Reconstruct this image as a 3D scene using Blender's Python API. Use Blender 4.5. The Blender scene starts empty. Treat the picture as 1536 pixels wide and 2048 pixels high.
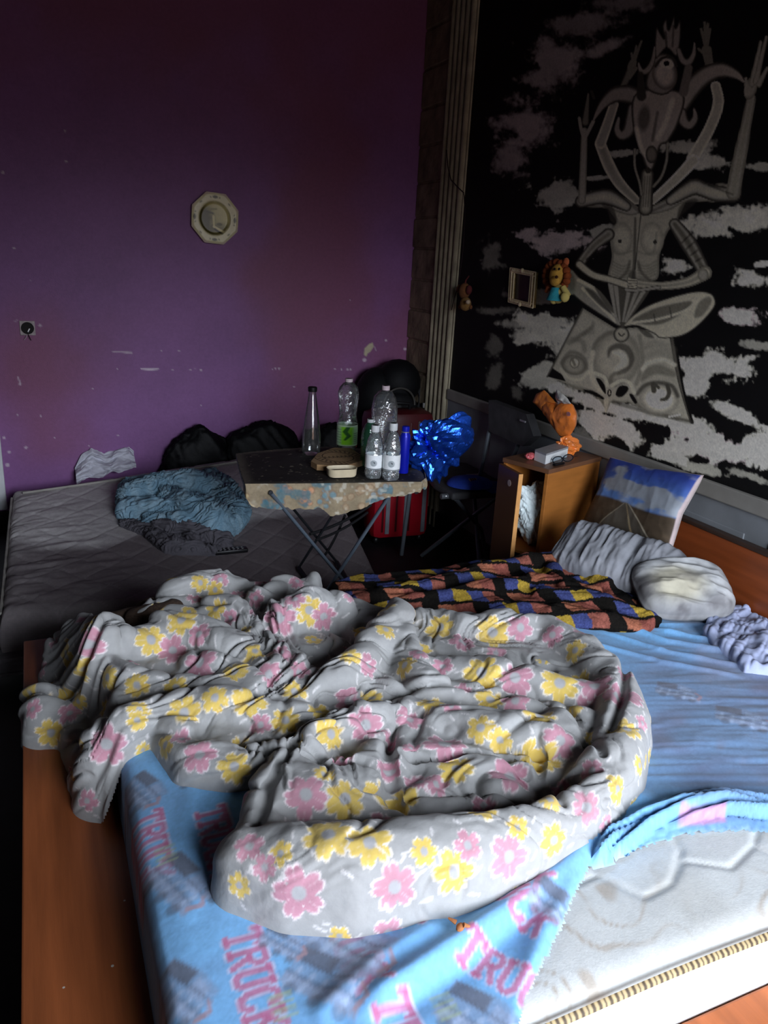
import bpy, bmesh, math, random
import numpy as np
from mathutils import Vector, Matrix

# ------------------------------------------------------------------ camera, daylight, exposure
SC = bpy.context.scene
COL = SC.collection
FPX = 1545.0                       # focal length in pixels of the 1536 x 2048 frame
YAW, PITCH, ROLL = 0.429327, -0.314361, 0.0549542
CAM = np.array([0.0, 0.0, 1.5])

def cam_axes(y, p, r):
    cy, sy, cp, sp = math.cos(y), math.sin(y), math.cos(p), math.sin(p)
    fwd = np.array([sy * cp, cy * cp, sp])
    right = np.array([cy, -sy, 0.0])
    up = np.cross(right, fwd)
    return np.array([right * math.cos(r) + up * math.sin(r), -right * math.sin(r) + up * math.cos(r), fwd])

AX = cam_axes(YAW, PITCH, ROLL)
cam_data = bpy.data.cameras.new('camera')
cam_data.sensor_fit = 'VERTICAL'
cam_data.sensor_height = 36.0
cam_data.lens = FPX / 2048 * 36.0
cam_data.clip_start = 0.02
cam = bpy.data.objects.new('camera', cam_data)
COL.objects.link(cam)
_m = Matrix.Identity(4)
for i in range(3):
    _m[i][0], _m[i][1], _m[i][2], _m[i][3] = AX[0][i], AX[1][i], -AX[2][i], CAM[i]
cam.matrix_world = _m
SC.camera = cam
SC.view_settings.view_transform = 'Standard'
SC.view_settings.look = 'None'
SC.view_settings.gamma = 1.0
SC.view_settings.use_curve_mapping = False
SC.view_settings.exposure = 0.95
SC.cycles.max_bounces = 8
SC.cycles.transparent_max_bounces = 16
SC.cycles.sample_clamp_indirect = 6.0

# daylight: a cloudy sky seen only through the balcony opening in the wall behind the camera
SKY_UP, SKY_DOWN = (9.5, 10.3, 11.8), (0.66, 0.43, 0.34)
world = bpy.data.worlds.new('daylight')
SC.world = world
world.use_nodes = True
wn, wl = world.node_tree.nodes, world.node_tree.links
wn.clear()
w_out = wn.new('ShaderNodeOutputWorld'); w_bg = wn.new('ShaderNodeBackground')
w_tc = wn.new('ShaderNodeTexCoord'); w_sep = wn.new('ShaderNodeSeparateXYZ'); w_ramp = wn.new('ShaderNodeValToRGB')
wl.new(w_tc.outputs['Generated'], w_sep.inputs[0])
w_map = wn.new('ShaderNodeMapRange')
w_map.inputs['From Min'].default_value = -0.25; w_map.inputs['From Max'].default_value = 0.55
wl.new(w_sep.outputs['Z'], w_map.inputs['Value']); wl.new(w_map.outputs[0], w_ramp.inputs['Fac'])
e = w_ramp.color_ramp.elements
e[0].position = 0.30; e[0].color = tuple(c / 12 for c in SKY_DOWN) + (1,)
e[1].position = 0.52; e[1].color = tuple(c / 12 for c in SKY_UP) + (1,)
w_bg.inputs['Strength'].default_value = 12.0
wl.new(w_ramp.outputs['Color'], w_bg.inputs['Color']); wl.new(w_bg.outputs[0], w_out.inputs[0])

ROOM = dict(x0=-1.7, x1=2.122, y0=-1.0, y1=4.4, z1=3.15)
WIN = dict(x0=0.25, x1=1.95, z0=0.05, z1=2.25)
pl = bpy.data.lights.new('balcony_opening', 'AREA')
pl.shape = 'RECTANGLE'; pl.size = WIN['x1'] - WIN['x0']; pl.size_y = WIN['z1'] - WIN['z0']
pl.cycles.is_portal = True
plo = bpy.data.objects.new('balcony_opening', pl); COL.objects.link(plo)
plo.location = ((WIN['x0'] + WIN['x1']) / 2, ROOM['y0'] - 0.02, (WIN['z0'] + WIN['z1']) / 2)
plo.rotation_euler = (math.pi / 2, 0, 0)

# ------------------------------------------------------------------ measuring helpers
def ray(x, y):
    return AX.T @ np.array([(x - 768) / FPX, -(y - 1024) / FPX, 1.0])
def aY(x, y, Y): d = ray(x, y); return d * ((Y - CAM[1]) / d[1]) + CAM
def aX(x, y, X): d = ray(x, y); return d * ((X - CAM[0]) / d[0]) + CAM
def aZ(x, y, Z): d = ray(x, y); return d * ((Z - CAM[2]) / d[2]) + CAM
def dep(p): return float(AX[2] @ (np.asarray(p) - CAM))
def pj(P):
    c = (np.asarray(P, float) - CAM) @ AX.T
    return np.stack([768 + FPX * c[..., 0] / c[..., 2], 1024 - FPX * c[..., 1] / c[..., 2]], -1)
def zat(x, y, ypx):                                  # height above (x, y) that shows at image row ypx
    lo, hi = -0.5, 3.0
    for _ in range(40):
        m = (lo + hi) / 2
        if pj((x, y, m))[1] > ypx: lo = m
        else: hi = m
    return lo

def lin(c):
    if isinstance(c, str):
        c = [int(c[i:i + 2], 16) / 255 for i in (0, 2, 4)]
    return tuple(v / 12.92 if v <= 0.04045 else ((v + 0.055) / 1.055) ** 2.4 for v in c)
def sst(a, b, x):
    t = np.clip((x - a) / (b - a), 0, 1); return t * t * (3 - 2 * t)

def _h(ix, iy, s):
    n = (ix * 374761393 + iy * 668265263 + s * 2147483647 % 1000003 * 69069) & 0xffffffff
    n = ((n ^ (n >> 13)) * 1274126177) & 0xffffffff
    n = n ^ (n >> 16)
    return (n & 0xffff) / 65535.0
def vnoise(x, y, s=0):
    x = np.asarray(x, float); y = np.asarray(y, float)
    ix = np.floor(x).astype(np.int64); iy = np.floor(y).astype(np.int64)
    fx = x - ix; fy = y - iy
    fx = fx * fx * (3 - 2 * fx); fy = fy * fy * (3 - 2 * fy)
    a = _h(ix, iy, s); b = _h(ix + 1, iy, s); c = _h(ix, iy + 1, s); d = _h(ix + 1, iy + 1, s)
    return (a * (1 - fx) + b * fx) * (1 - fy) + (c * (1 - fx) + d * fx) * fy
def fbm(x, y, s=0, o=4):
    v = 0; a = 0.5
    for i in range(o):
        v = v + a * vnoise(x * 2 ** i, y * 2 ** i, s + i * 17); a *= 0.5
    return v / (1 - 0.5 ** o)
def ridged(x, y, s=0, o=3):
    v = 0; a = 0.5
    for i in range(o):
        v = v + a * (1 - np.abs(2 * vnoise(x * 2 ** i, y * 2 ** i, s + i * 31) - 1)); a *= 0.5
    return v / (1 - 0.5 ** o)

# ------------------------------------------------------------------ materials
MATS = {}
def mat(name, col='808080', rough=0.7, nscale=20, namt=0.15, bump=0.0, bscale=60, bdist=0.004, metal=0.0, attr=False,
        spec=0.35, sheen=0.0, stretch=None, trans=0.0, specks=None):
    if name in MATS: return MATS[name]
    m = bpy.data.materials.new(name); m.use_nodes = True
    n, l = m.node_tree.nodes, m.node_tree.links
    b = n['Principled BSDF']
    b.inputs['Roughness'].default_value = rough; b.inputs['Metallic'].default_value = metal
    b.inputs['Specular IOR Level'].default_value = spec
    if sheen: b.inputs['Sheen Weight'].default_value = sheen
    if trans: b.inputs['Transmission Weight'].default_value = trans
    tc = n.new('ShaderNodeTexCoord'); mp = n.new('ShaderNodeMapping')
    l.new(tc.outputs['Object'], mp.inputs[0])
    if stretch: mp.inputs['Scale'].default_value = stretch
    nz = n.new('ShaderNodeTexNoise'); nz.inputs['Scale'].default_value = nscale; nz.inputs['Detail'].default_value = 5
    l.new(mp.outputs[0], nz.inputs['Vector'])
    mr = n.new('ShaderNodeMapRange'); mr.inputs['From Min'].default_value = 0.3; mr.inputs['From Max'].default_value = 0.7
    mr.inputs['To Min'].default_value = 1 - namt; mr.inputs['To Max'].default_value = 1 + namt
    l.new(nz.outputs['Fac'], mr.inputs['Value'])
    mx = n.new('ShaderNodeMix'); mx.data_type = 'RGBA'; mx.blend_type = 'MULTIPLY'; mx.inputs['Factor'].default_value = 1.0
    if attr:
        ca = n.new('ShaderNodeVertexColor'); ca.layer_name = 'Col'; l.new(ca.outputs['Color'], mx.inputs['A'])
    else:
        mx.inputs['A'].default_value = lin(col) + (1,)
    l.new(mr.outputs[0], mx.inputs['B']); res = mx.outputs['Result']
    if specks:                                         # scattered pale crumbs and dust
        vo = n.new('ShaderNodeTexVoronoi'); vo.inputs['Scale'].default_value = specks; l.new(tc.outputs['Object'], vo.inputs['Vector'])
        cr = n.new('ShaderNodeMath'); cr.operation = 'LESS_THAN'; cr.inputs[1].default_value = .07; l.new(vo.outputs['Distance'], cr.inputs[0])
        sx = n.new('ShaderNodeSeparateColor'); l.new(vo.outputs['Color'], sx.inputs[0])
        gt = n.new('ShaderNodeMath'); gt.operation = 'GREATER_THAN'; gt.inputs[1].default_value = .72; l.new(sx.outputs[0], gt.inputs[0])
        ml = n.new('ShaderNodeMath'); ml.operation = 'MULTIPLY'; l.new(cr.outputs[0], ml.inputs[0]); l.new(gt.outputs[0], ml.inputs[1])
        m2_ = n.new('ShaderNodeMix'); m2_.data_type = 'RGBA'; l.new(ml.outputs[0], m2_.inputs['Factor']); l.new(res, m2_.inputs['A']); m2_.inputs['B'].default_value = (.6, .55, .48, 1)
        res = m2_.outputs['Result']
    l.new(res, b.inputs['Base Color'])
    if bump:
        bz = n.new('ShaderNodeTexNoise'); bz.inputs['Scale'].default_value = bscale; bz.inputs['Detail'].default_value = 4
        l.new(mp.outputs[0], bz.inputs['Vector'])
        bp = n.new('ShaderNodeBump'); bp.inputs['Strength'].default_value = bump; bp.inputs['Distance'].default_value = bdist
        l.new(bz.outputs['Fac'], bp.inputs['Height']); l.new(bp.outputs[0], b.inputs['Normal'])
    MATS[name] = m
    return m
def clear_plastic(name, tint='ffffff', gloss=0.35, bump=0.6, bscale=45, base=0.06, glint=0.10):
    if name in MATS: return MATS[name]
    m = bpy.data.materials.new(name); m.use_nodes = True
    n, l = m.node_tree.nodes, m.node_tree.links
    n.clear(); out = n.new('ShaderNodeOutputMaterial')
    tr = n.new('ShaderNodeBsdfTransparent'); tr.inputs['Color'].default_value = lin(tint) + (1,)
    gl = n.new('ShaderNodeBsdfGlossy'); gl.inputs['Roughness'].default_value = 0.08; gl.inputs['Color'].default_value = (1, 1, 1, 1)
    df = n.new('ShaderNodeBsdfDiffuse'); df.inputs['Color'].default_value = lin(tint) + (1,)
    lw = n.new('ShaderNodeLayerWeight'); lw.inputs['Blend'].default_value = gloss
    tc = n.new('ShaderNodeTexCoord')
    nz = n.new('ShaderNodeTexNoise'); nz.inputs['Scale'].default_value = bscale; nz.inputs['Detail'].default_value = 2
    l.new(tc.outputs['Object'], nz.inputs['Vector'])
    bp = n.new('ShaderNodeBump'); bp.inputs['Strength'].default_value = bump; bp.inputs['Distance'].default_value = 0.006
    l.new(nz.outputs['Fac'], bp.inputs['Height'])
    for q in (gl, lw): l.new(bp.outputs[0], q.inputs['Normal'])
    ma = n.new('ShaderNodeMixShader'); ma.inputs[0].default_value = base
    l.new(tr.outputs[0], ma.inputs[1]); l.new(df.outputs[0], ma.inputs[2])
    mth = n.new('ShaderNodeMath'); mth.operation = 'ADD'; mth.inputs[1].default_value = glint; mth.use_clamp = True
    l.new(lw.outputs['Fresnel'], mth.inputs[0])
    mb = n.new('ShaderNodeMixShader'); l.new(mth.outputs[0], mb.inputs[0])
    l.new(ma.outputs[0], mb.inputs[1]); l.new(gl.outputs[0], mb.inputs[2]); l.new(mb.outputs[0], out.inputs[0])
    MATS[name] = m
    return m

# ------------------------------------------------------------------ object helpers
def tag(o, label=None, cat=None, group=None, kind=None):
    if label: o['label'] = label
    if cat: o['category'] = cat
    if group: o['group'] = group
    if kind: o['kind'] = kind
    return o
def empty(name, loc, label, cat, group=None, rz=0.0):
    o = bpy.data.objects.new(name, None); COL.objects.link(o)
    o.empty_display_size = 0.05
    o.location = Vector([float(v) for v in loc]); o.rotation_euler = (0, 0, rz)
    bpy.context.view_layer.update()
    return tag(o, label, cat, group)
def mesh(name, V, F, m, parent=None, smooth=True, colors=None, origin=None):
    V = np.asarray(V, float).reshape(-1, 3)
    if parent is not None:
        mw = np.array(parent.matrix_world)
        Vl = (V - mw[:3, 3]) @ mw[:3, :3]
        off = None
    else:
        off = V.mean(0) if origin is None else np.asarray(origin, float)
        if origin is None: off[2] = V[:, 2].min()
        Vl = V - off
    me = bpy.data.meshes.new(name)
    if isinstance(F, np.ndarray) and F.ndim == 2:
        k = F.shape[1]
        me.vertices.add(len(Vl)); me.vertices.foreach_set('co', Vl.astype(np.float32).ravel())
        me.loops.add(F.size); me.loops.foreach_set('vertex_index', F.astype(np.int32).ravel())
        me.polygons.add(len(F)); me.polygons.foreach_set('loop_start', np.arange(0, F.size, k, dtype=np.int32))
        me.update(calc_edges=True); me.validate()
    else:
        me.from_pydata([tuple(v) for v in Vl], [], [tuple(int(i) for i in f) for f in F]); me.update()
    me.polygons.foreach_set('use_smooth', np.full(len(me.polygons), bool(smooth)))
    if colors is not None:
        a = me.color_attributes.new('Col', 'FLOAT_COLOR', 'POINT')
        c = np.ones((len(Vl), 4), np.float32); c[:, :3] = colors
        a.data.foreach_set('color', c.ravel())
    me.materials.append(m)
    o = bpy.data.objects.new(name, me); COL.objects.link(o)
    if parent is not None: o.parent = parent
    else: o.location = Vector([float(v) for v in off])
    bpy.context.view_layer.update()
    return o
class MB:
    """collects simple solids and links them as ONE mesh object"""
    def __init__(s): s.V = []; s.F = []; s.n = 0
    def add(s, V, F):
        V = np.asarray(V, float).reshape(-1, 3)
        s.V.append(V); s.F += [tuple(i + s.n for i in f) for f in F]; s.n += len(V); return s
    def box(s, lo, hi, bev=0.0, rot=None, piv=None):
        bm = bmesh.new(); bmesh.ops.create_cube(bm, size=1.0)
        lo = np.asarray(lo, float); hi = np.asarray(hi, float); c = (lo + hi) / 2; d = hi - lo
        for v in bm.verts: v.co = Vector((v.co.x * d[0] + c[0], v.co.y * d[1] + c[1], v.co.z * d[2] + c[2]))
        if bev: bmesh.ops.bevel(bm, geom=list(bm.edges), offset=min(bev, d.min() * .45), segments=2, affect='EDGES', profile=.5)
        V = np.array([v.co[:] for v in bm.verts]); F = [[v.index for v in f.verts] for f in bm.faces]; bm.free()
        if rot is not None:
            p = c if piv is None else np.asarray(piv, float)
            V = (V - p) @ np.asarray(rot).T + p
        return s.add(V, F)
    def tube(s, pts, r, seg=10, cap=True, flat=1.0):
        P = np.asarray(pts, float); n = len(P)
        R = np.full(n, r) if np.isscalar(r) else np.asarray(r, float)
        T = np.gradient(P, axis=0) if n > 2 else np.repeat((P[1:] - P[:1]), n, 0)
        T /= np.linalg.norm(T, axis=1, keepdims=True) + 1e-9
        up = np.array([0, 0, 1.0]) if abs(T[0][2]) < .9 else np.array([0, 1.0, 0])
        V = []
        A = np.cross(T[0], up); A /= np.linalg.norm(A)
        for i in range(n):
            A = A - T[i] * (A @ T[i]); A /= np.linalg.norm(A) + 1e-9
            B = np.cross(T[i], A)
            for k in range(seg):
                a = 2 * math.pi * k / seg
                V.append(P[i] + R[i] * (math.cos(a) * A + flat * math.sin(a) * B))
        F = [(i * seg + k, i * seg + (k + 1) % seg, (i + 1) * seg + (k + 1) % seg, (i + 1) * seg + k) for i in range(n - 1) for k in range(seg)]
        if cap: F += [tuple(range(seg))[::-1], tuple((n - 1) * seg + k for k in range(seg))]
        return s.add(V, F)
    def lathe(s, prof, c=(0, 0, 0), seg=28, crink=0.0, seed=0, tilt=None, squash=1.0, rot=0.0):
        prof = np.asarray(prof, float); n = len(prof); V = []
        rng = np.random.RandomState(seed)
        for i, (r, z) in enumerate(prof):
            for k in range(seg):
                a = 2 * math.pi * k / seg
                rr = r * (1 + crink * (2 * vnoise(np.array(k * 5.0 / seg + seed), np.array(z * 40.0), seed) - 1)) if crink else r
                x, y = rr * math.cos(a), rr * math.sin(a) * squash
                V.append((x * math.cos(rot) - y * math.sin(rot), x * math.sin(rot) + y * math.cos(rot), z))
        V = np.array(V)
        if tilt is not None: V = V @ np.asarray(tilt).T
        F = [(i * seg + k, i * seg + (k + 1) % seg, (i + 1) * seg + (k + 1) % seg, (i + 1) * seg + k) for i in range(n - 1) for k in range(seg)]
        if prof[0][0] > 1e-4: F.append(tuple(range(seg))[::-1])
        if prof[-1][0] > 1e-4: F.append(tuple((n - 1) * seg + k for k in range(seg)))
        return s.add(V + np.asarray(c, float), F)
    def ball(s, c, r, seg=14, rot=None):
        r = np.full(3, r) if np.isscalar(r) else np.asarray(r, float)
        V = []; nr = seg // 2
        for i in range(nr + 1):
            t = math.pi * i / nr
            for k in range(seg):
                a = 2 * math.pi * k / seg
                V.append((max(math.sin(t), 1e-3) * math.cos(a), max(math.sin(t), 1e-3) * math.sin(a), math.cos(t)))
        V = np.array(V) * r
        if rot is not None: V = V @ np.asarray(rot).T
        F = [(i * seg + k, (i + 1) * seg + k, (i + 1) * seg + (k + 1) % seg, i * seg + (k + 1) % seg) for i in range(nr) for k in range(seg)]
        F += [tuple(range(seg)), tuple(nr * seg + k for k in range(seg))[::-1]]
        return s.add(V + np.asarray(c, float), F)
    def build(s, name, m, parent=None, smooth=True, colors=None, origin=None):
        V = np.concatenate(s.V)
        o = mesh(name, V, s.F, m, parent, smooth, colors, origin)
        if smooth:
            try: o.data.set_sharp_from_angle(angle=math.radians(40))
            except Exception: pass
        return o
    def verts(s): return np.concatenate(s.V)
def Rz(a): c, s = math.cos(a), math.sin(a); return np.array([[c, -s, 0], [s, c, 0], [0, 0, 1.0]])
def Rx(a): c, s = math.cos(a), math.sin(a); return np.array([[1.0, 0, 0], [0, c, -s], [0, s, c]])
def Ry(a): c, s = math.cos(a), math.sin(a); return np.array([[c, 0, s], [0, 1.0, 0], [-s, 0, c]])
def gridF(nu, nv):
    i = np.arange(nu - 1)[:, None] * nv + np.arange(nv - 1)[None, :]
    return np.stack([i, i + nv, i + nv + 1, i + 1], -1).reshape(-1, 4)
def masked(V, F, mask, *arrs):
    F = F[mask[F].all(1)]
    used = np.zeros(len(V), bool); used[F.ravel()] = True
    idx = np.cumsum(used) - 1
    return (V[used], idx[F]) + tuple(a[used] for a in arrs)

# ------------------------------------------------------------------ painting colours onto a fine mesh
def inside(P, poly):
    x, y = P[:, 0], P[:, 1]; r = np.zeros(len(P), bool)
    n = len(poly)
    for i in range(n):
        x0, y0 = poly[i]; x1, y1 = poly[(i + 1) % n]
        if y0 == y1: continue
        c = ((y0 > y) != (y1 > y)) & (x < (x1 - x0) * (y - y0) / (y1 - y0) + x0)
        r ^= c
    return r
def segdist(P, pts, closed=False):
    """distance to a polyline, and index+t of the nearest point"""
    best = np.full(len(P), 1e9); bt = np.zeros(len(P))
    pts = [np.asarray(p, float) for p in pts]
    if closed: pts = pts + [pts[0]]
    if len(pts) == 1: pts = pts * 2
    for i in range(len(pts) - 1):
        a, b = pts[i][:2], pts[i + 1][:2]; ab = b - a
        t = np.clip(((P - a) @ ab) / (ab @ ab + 1e-12), 0, 1)
        d = np.hypot(*(P - a - t[:, None] * ab).T)
        m = d < best; best[m] = d[m]; bt[m] = i + t[m]
    return best, bt
def chaik(pts, closed=False, n=5):
    """smooth curve through the given points (Catmull-Rom)"""
    P = np.asarray(pts, float)
    if len(P) < 3: return [tuple(p) for p in P]
    m = len(P); out = []
    g = (lambda i: P[i % m]) if closed else (lambda i: P[min(max(i, 0), m - 1)])
    for i in range(m if closed else m - 1):
        p0, p1, p2, p3 = g(i - 1), g(i), g(i + 1), g(i + 2)
        for k in range(n):
            t = k / n
            out.append(.5 * (2 * p1 + (p2 - p0) * t + (2 * p0 - 5 * p1 + 4 * p2 - p3) * t * t + (3 * p1 - p0 - 3 * p2 + p3) * t ** 3))
    if not closed: out.append(P[-1])
    return [tuple(p) for p in out]
class Paint:
    def __init__(s, P, base):
        s.P = np.asarray(P, float); s.C = np.zeros((len(P), 3)) + np.asarray(lin(base) if isinstance(base, (str, tuple)) else base)
    def near(s, pts, pad):
        a = np.asarray(pts, float)[:, :2]
        lo, hi = a.min(0) - pad, a.max(0) + pad
        return np.where((s.P[:, 0] > lo[0]) & (s.P[:, 0] < hi[0]) & (s.P[:, 1] > lo[1]) & (s.P[:, 1] < hi[1]))[0]
    def mix(s, i, w, c):
        w = np.asarray(w)[:, None]; s.C[i] = s.C[i] * (1 - w) + np.asarray(c) * w
    def stroke(s, pts, r, col, rim=None, rimw=0.35, soft=1.2, op=1.0, mid=None):
        r = [r] * len(pts) if np.isscalar(r) else list(r)
        if len(r) != len(pts): r = list(np.interp(np.linspace(0, 1, len(pts)), np.linspace(0, 1, len(r)), r))
        i = s.near(pts, max(r) + 4)
        if not len(i): return
        d, t = segdist(s.P[i], pts); R = np.interp(t, np.arange(len(r)), r)
        w = op * np.clip((R - d) / soft + .5, 0, 1)
        c = np.zeros((len(i), 3)) + np.asarray(lin(col))
        q = d / np.maximum(R, 1e-6)
        if mid is not None: c = c + (np.asarray(lin(mid)) - c) * (1 - sst(.1, .6, q))[:, None]
        if rim is not None: c = c + (np.asarray(lin(rim)) - c) * sst(1 - rimw * 1.6, 1 - rimw * .4, q)[:, None]
        s.mix(i, w, c)
    def poly(s, pts, col, op=1.0, soft=1.5, rim=None, rimw=4.0):
        i = s.near(pts, 6)
        if not len(i): return
        ins = inside(s.P[i], pts); d, _ = segdist(s.P[i], pts, True)
        sd = np.where(ins, d, -d)
        w = op * np.clip(sd / soft + .5, 0, 1)
        c = np.zeros((len(i), 3)) + np.asarray(lin(col))
        if rim is not None: c = c + (np.asarray(lin(rim)) - c) * (1 - sst(.4, 1.3, sd / rimw))[:, None]
        s.mix(i, w, c)
    def ell(s, c0, rx, ry, col, rot=0.0, soft=0.12, op=1.0, rim=None):
        i = s.near([c0], max(rx, ry) * 1.5 + 3)
        if not len(i): return
        d = s.P[i] - np.asarray(c0, float); c, q = math.cos(rot), math.sin(rot)
        e = np.hypot((d[:, 0] * c + d[:, 1] * q) / rx, (-d[:, 0] * q + d[:, 1] * c) / ry)
        w = op * np.clip((1 - e) / soft + .5, 0, 1)
        cc = np.zeros((len(i), 3)) + np.asarray(lin(col))
        if rim is not None: cc = cc + (np.asarray(lin(rim)) - cc) * sst(.5, .95, e)[:, None]
        s.mix(i, w, cc)

# ------------------------------------------------------------------ cloth heaps: soft rolls merged into one surface
def rolls_world(rolls, base, k=0.75):
    out = []
    for rl in rolls:
        pts, opt = rl[0], (rl[1] if len(rl) > 1 else {})
        s = opt.get('s', 1.0); kk = opt.get('k', k); up = opt.get('up', 0.0)
        W = []
        for (x, y, r) in pts:
            b = base(aZ(x, y, 0.45)[0]) if callable(base) else base
            z = b + .03
            for _ in range(4):
                p = aZ(x, y, z); rm = r * dep(p) / FPX; z = b + up + kk * rm * s
            W.append((p[0], p[1], z, rm))
        out.append((np.array(W), s))
    return out
def roll_height(X, Y, W, k=0.007, floor=None):
    acc = np.zeros(X.shape) if floor is None else np.exp(np.clip(floor / k, -600, 600))
    P = np.stack([X, Y], -1); best = np.full(X.shape, -1e9)
    hs = []
    for w, s in W:
        h = np.full(X.shape, -9.0)
        n = len(w)
        for i in range(max(n - 1, 1)):
            a = w[i]; b = w[min(i + 1, n - 1)]; ab = b[:2] - a[:2]
            t = np.clip(((X - a[0]) * ab[0] + (Y - a[1]) * ab[1]) / (ab @ ab + 1e-12), 0, 1)
            d = np.hypot(X - a[0] - t * ab[0], Y - a[1] - t * ab[1])
            r = a[3] + (b[3] - a[3]) * t; zc = a[2] + (b[2] - a[2]) * t
            z = np.where(d < r, zc + s * np.sqrt(np.maximum(r * r - d * d, 0)), zc - (d - r) * 6)
            h = np.maximum(h, z)
        hs.append(h)
    if floor is not None: hs.append(floor)
    hs = np.stack(hs); mx = hs.max(0)
    return mx + k * np.log(np.exp(np.clip((hs - mx) / k, -60, 0)).sum(0))
def heap(name, rolls, x0, x1, y0, y1, res, base, m, paint, parent=None, k=0.007, kroll=0.75, wr=0.006, wf=14.0, seed=0,
         patch=None, patch_h=0.05, cut=-0.012, edge=0.04, extra=None, stretch=(1.0, 1.0), warp=0.5, vox=None, puff=None):
    nx, ny = int((x1 - x0) / res) + 1, int((y1 - y0) / res) + 1
    X, Y = np.meshgrid(np.linspace(x0, x1, nx), np.linspace(y0, y1, ny), indexing='ij'); X = X.ravel(); Y = Y.ravel()
    B = np.array([base(v) for v in X]) if callable(base) else np.full(X.shape, float(base))
    W = rolls_world(rolls, base, kroll)
    fl = None
    if patch is not None:
        pw = [aZ(x, y, (base if not callable(base) else .45) + patch_h * .5)[:2] for x, y in patch]
        P = np.stack([X, Y], -1); ins = inside(P, pw); d, _ = segdist(P, pw, True); sd = np.where(ins, d, -d)
        fl = B + np.where(sd > 0, patch_h * np.sqrt(np.clip(1 - (1 - np.clip(sd / edge, 0, 1)) ** 2, 0, 1)), sd * 5)
    Z = roll_height(X, Y, W, k, fl)
    wx = X + warp * .08 * (fbm(X * 6, Y * 6, seed + 3) - .5); wy = Y + warp * .08 * (fbm(X * 6, Y * 6, seed + 9) - .5)
    rg = ridged(wx * wf * stretch[0], wy * wf * stretch[1], seed, 3)
    Z = Z + wr * (rg * 2 - 1.1) + wr * .8 * (fbm(X * 9, Y * 9, seed + 5) - .5)
    if extra is not None: Z = Z + extra(X, Y, Z)
    mask = Z > B + cut
    V = np.stack([X, Y, Z], -1); F = gridF(nx, ny)
    V, F, Bm = masked(V, F, mask, B)
    if vox:
        bf = base if callable(base) else (lambda v: base)
        V, F, N = revoxel(V, F, Bm, vox)
        Bm = np.array([bf(v) for v in V[:, 0]])
        keep = V[:, 2] > Bm + cut
        V0 = V
        if puff is not None:
            V = V + N * puff(V, N, Bm)[:, None]
        V, F, Bm, V0, N = masked(V, F, keep, Bm, V0, N)
        C = paint(V0, Bm, N)
    else: C = paint(V, Bm)
    return mesh(name, V, F, m, parent, True, C)
def revoxel(V, F, B, vox, smooth=3):
    """close the heightfield below and re-grid it evenly, so steep sides get as many points as flat ones"""
    n = len(V); lo = V.copy(); lo[:, 2] = B - .045
    E = np.concatenate([F[:, [0, 1]], F[:, [1, 2]], F[:, [2, 3]], F[:, [3, 0]]])
    key = np.sort(E, 1); u, idx, cnt = np.unique(key[:, 0] * n + key[:, 1], return_index=True, return_counts=True)
    be = E[idx[cnt == 1]]
    side = np.stack([be[:, 1], be[:, 0], be[:, 0] + n, be[:, 1] + n], -1)
    V2 = np.concatenate([V, lo]); F2 = np.concatenate([F, F[:, ::-1] + n, side])
    o = mesh('shell', V2, F2, mat('plain shell'), None, False, None, origin=(0, 0, 0))
    md = o.modifiers.new('even', 'REMESH'); md.mode = 'VOXEL'; md.voxel_size = vox
    dg = bpy.context.evaluated_depsgraph_get()
    me = bpy.data.meshes.new_from_object(o.evaluated_get(dg))
    co = np.empty(len(me.vertices) * 3, np.float32); me.vertices.foreach_get('co', co); co = co.reshape(-1, 3).astype(float)
    lt = np.empty(len(me.polygons), np.int32); me.polygons.foreach_get('loop_total', lt)
    li = np.empty(len(me.loops), np.int32); me.loops.foreach_get('vertex_index', li)
    q = li.reshape(-1, 4) if (lt == 4).all() else np.array([list(p.vertices) for p in me.polygons if len(p.vertices) == 4])
    ed = np.empty(len(me.edges) * 2, np.int32); me.edges.foreach_get('vertices', ed); ed = ed.reshape(-1, 2)
    bpy.data.objects.remove(o, do_unlink=True)
    deg = np.bincount(ed.ravel(), minlength=len(co))[:, None]
    for _ in range(smooth):
        a = np.zeros_like(co)
        for k in range(3):
            a[:, k] = np.bincount(ed[:, 0], co[ed[:, 1], k], len(co)) + np.bincount(ed[:, 1], co[ed[:, 0], k], len(co))
        co = co * .45 + a / np.maximum(deg, 1) * .55
    fn = np.cross(co[q[:, 2]] - co[q[:, 0]], co[q[:, 3]] - co[q[:, 1]])
    N = np.zeros_like(co)
    for c in range(4):
        for k in range(3): N[:, k] += np.bincount(q[:, c], fn[:, k], len(co))
    N /= np.linalg.norm(N, axis=1, keepdims=True) + 1e-12
    bpy.data.meshes.remove(me)
    return co, q, N
def billow(x, y, s=0, o=3):
    v = 0; a = .5
    for i in range(o):
        v = v + a * np.abs(2 * vnoise(x * 2 ** i, y * 2 ** i, s + i * 13) - 1) ** .75; a *= .5
    return v / (1 - .5 ** o)

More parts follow.
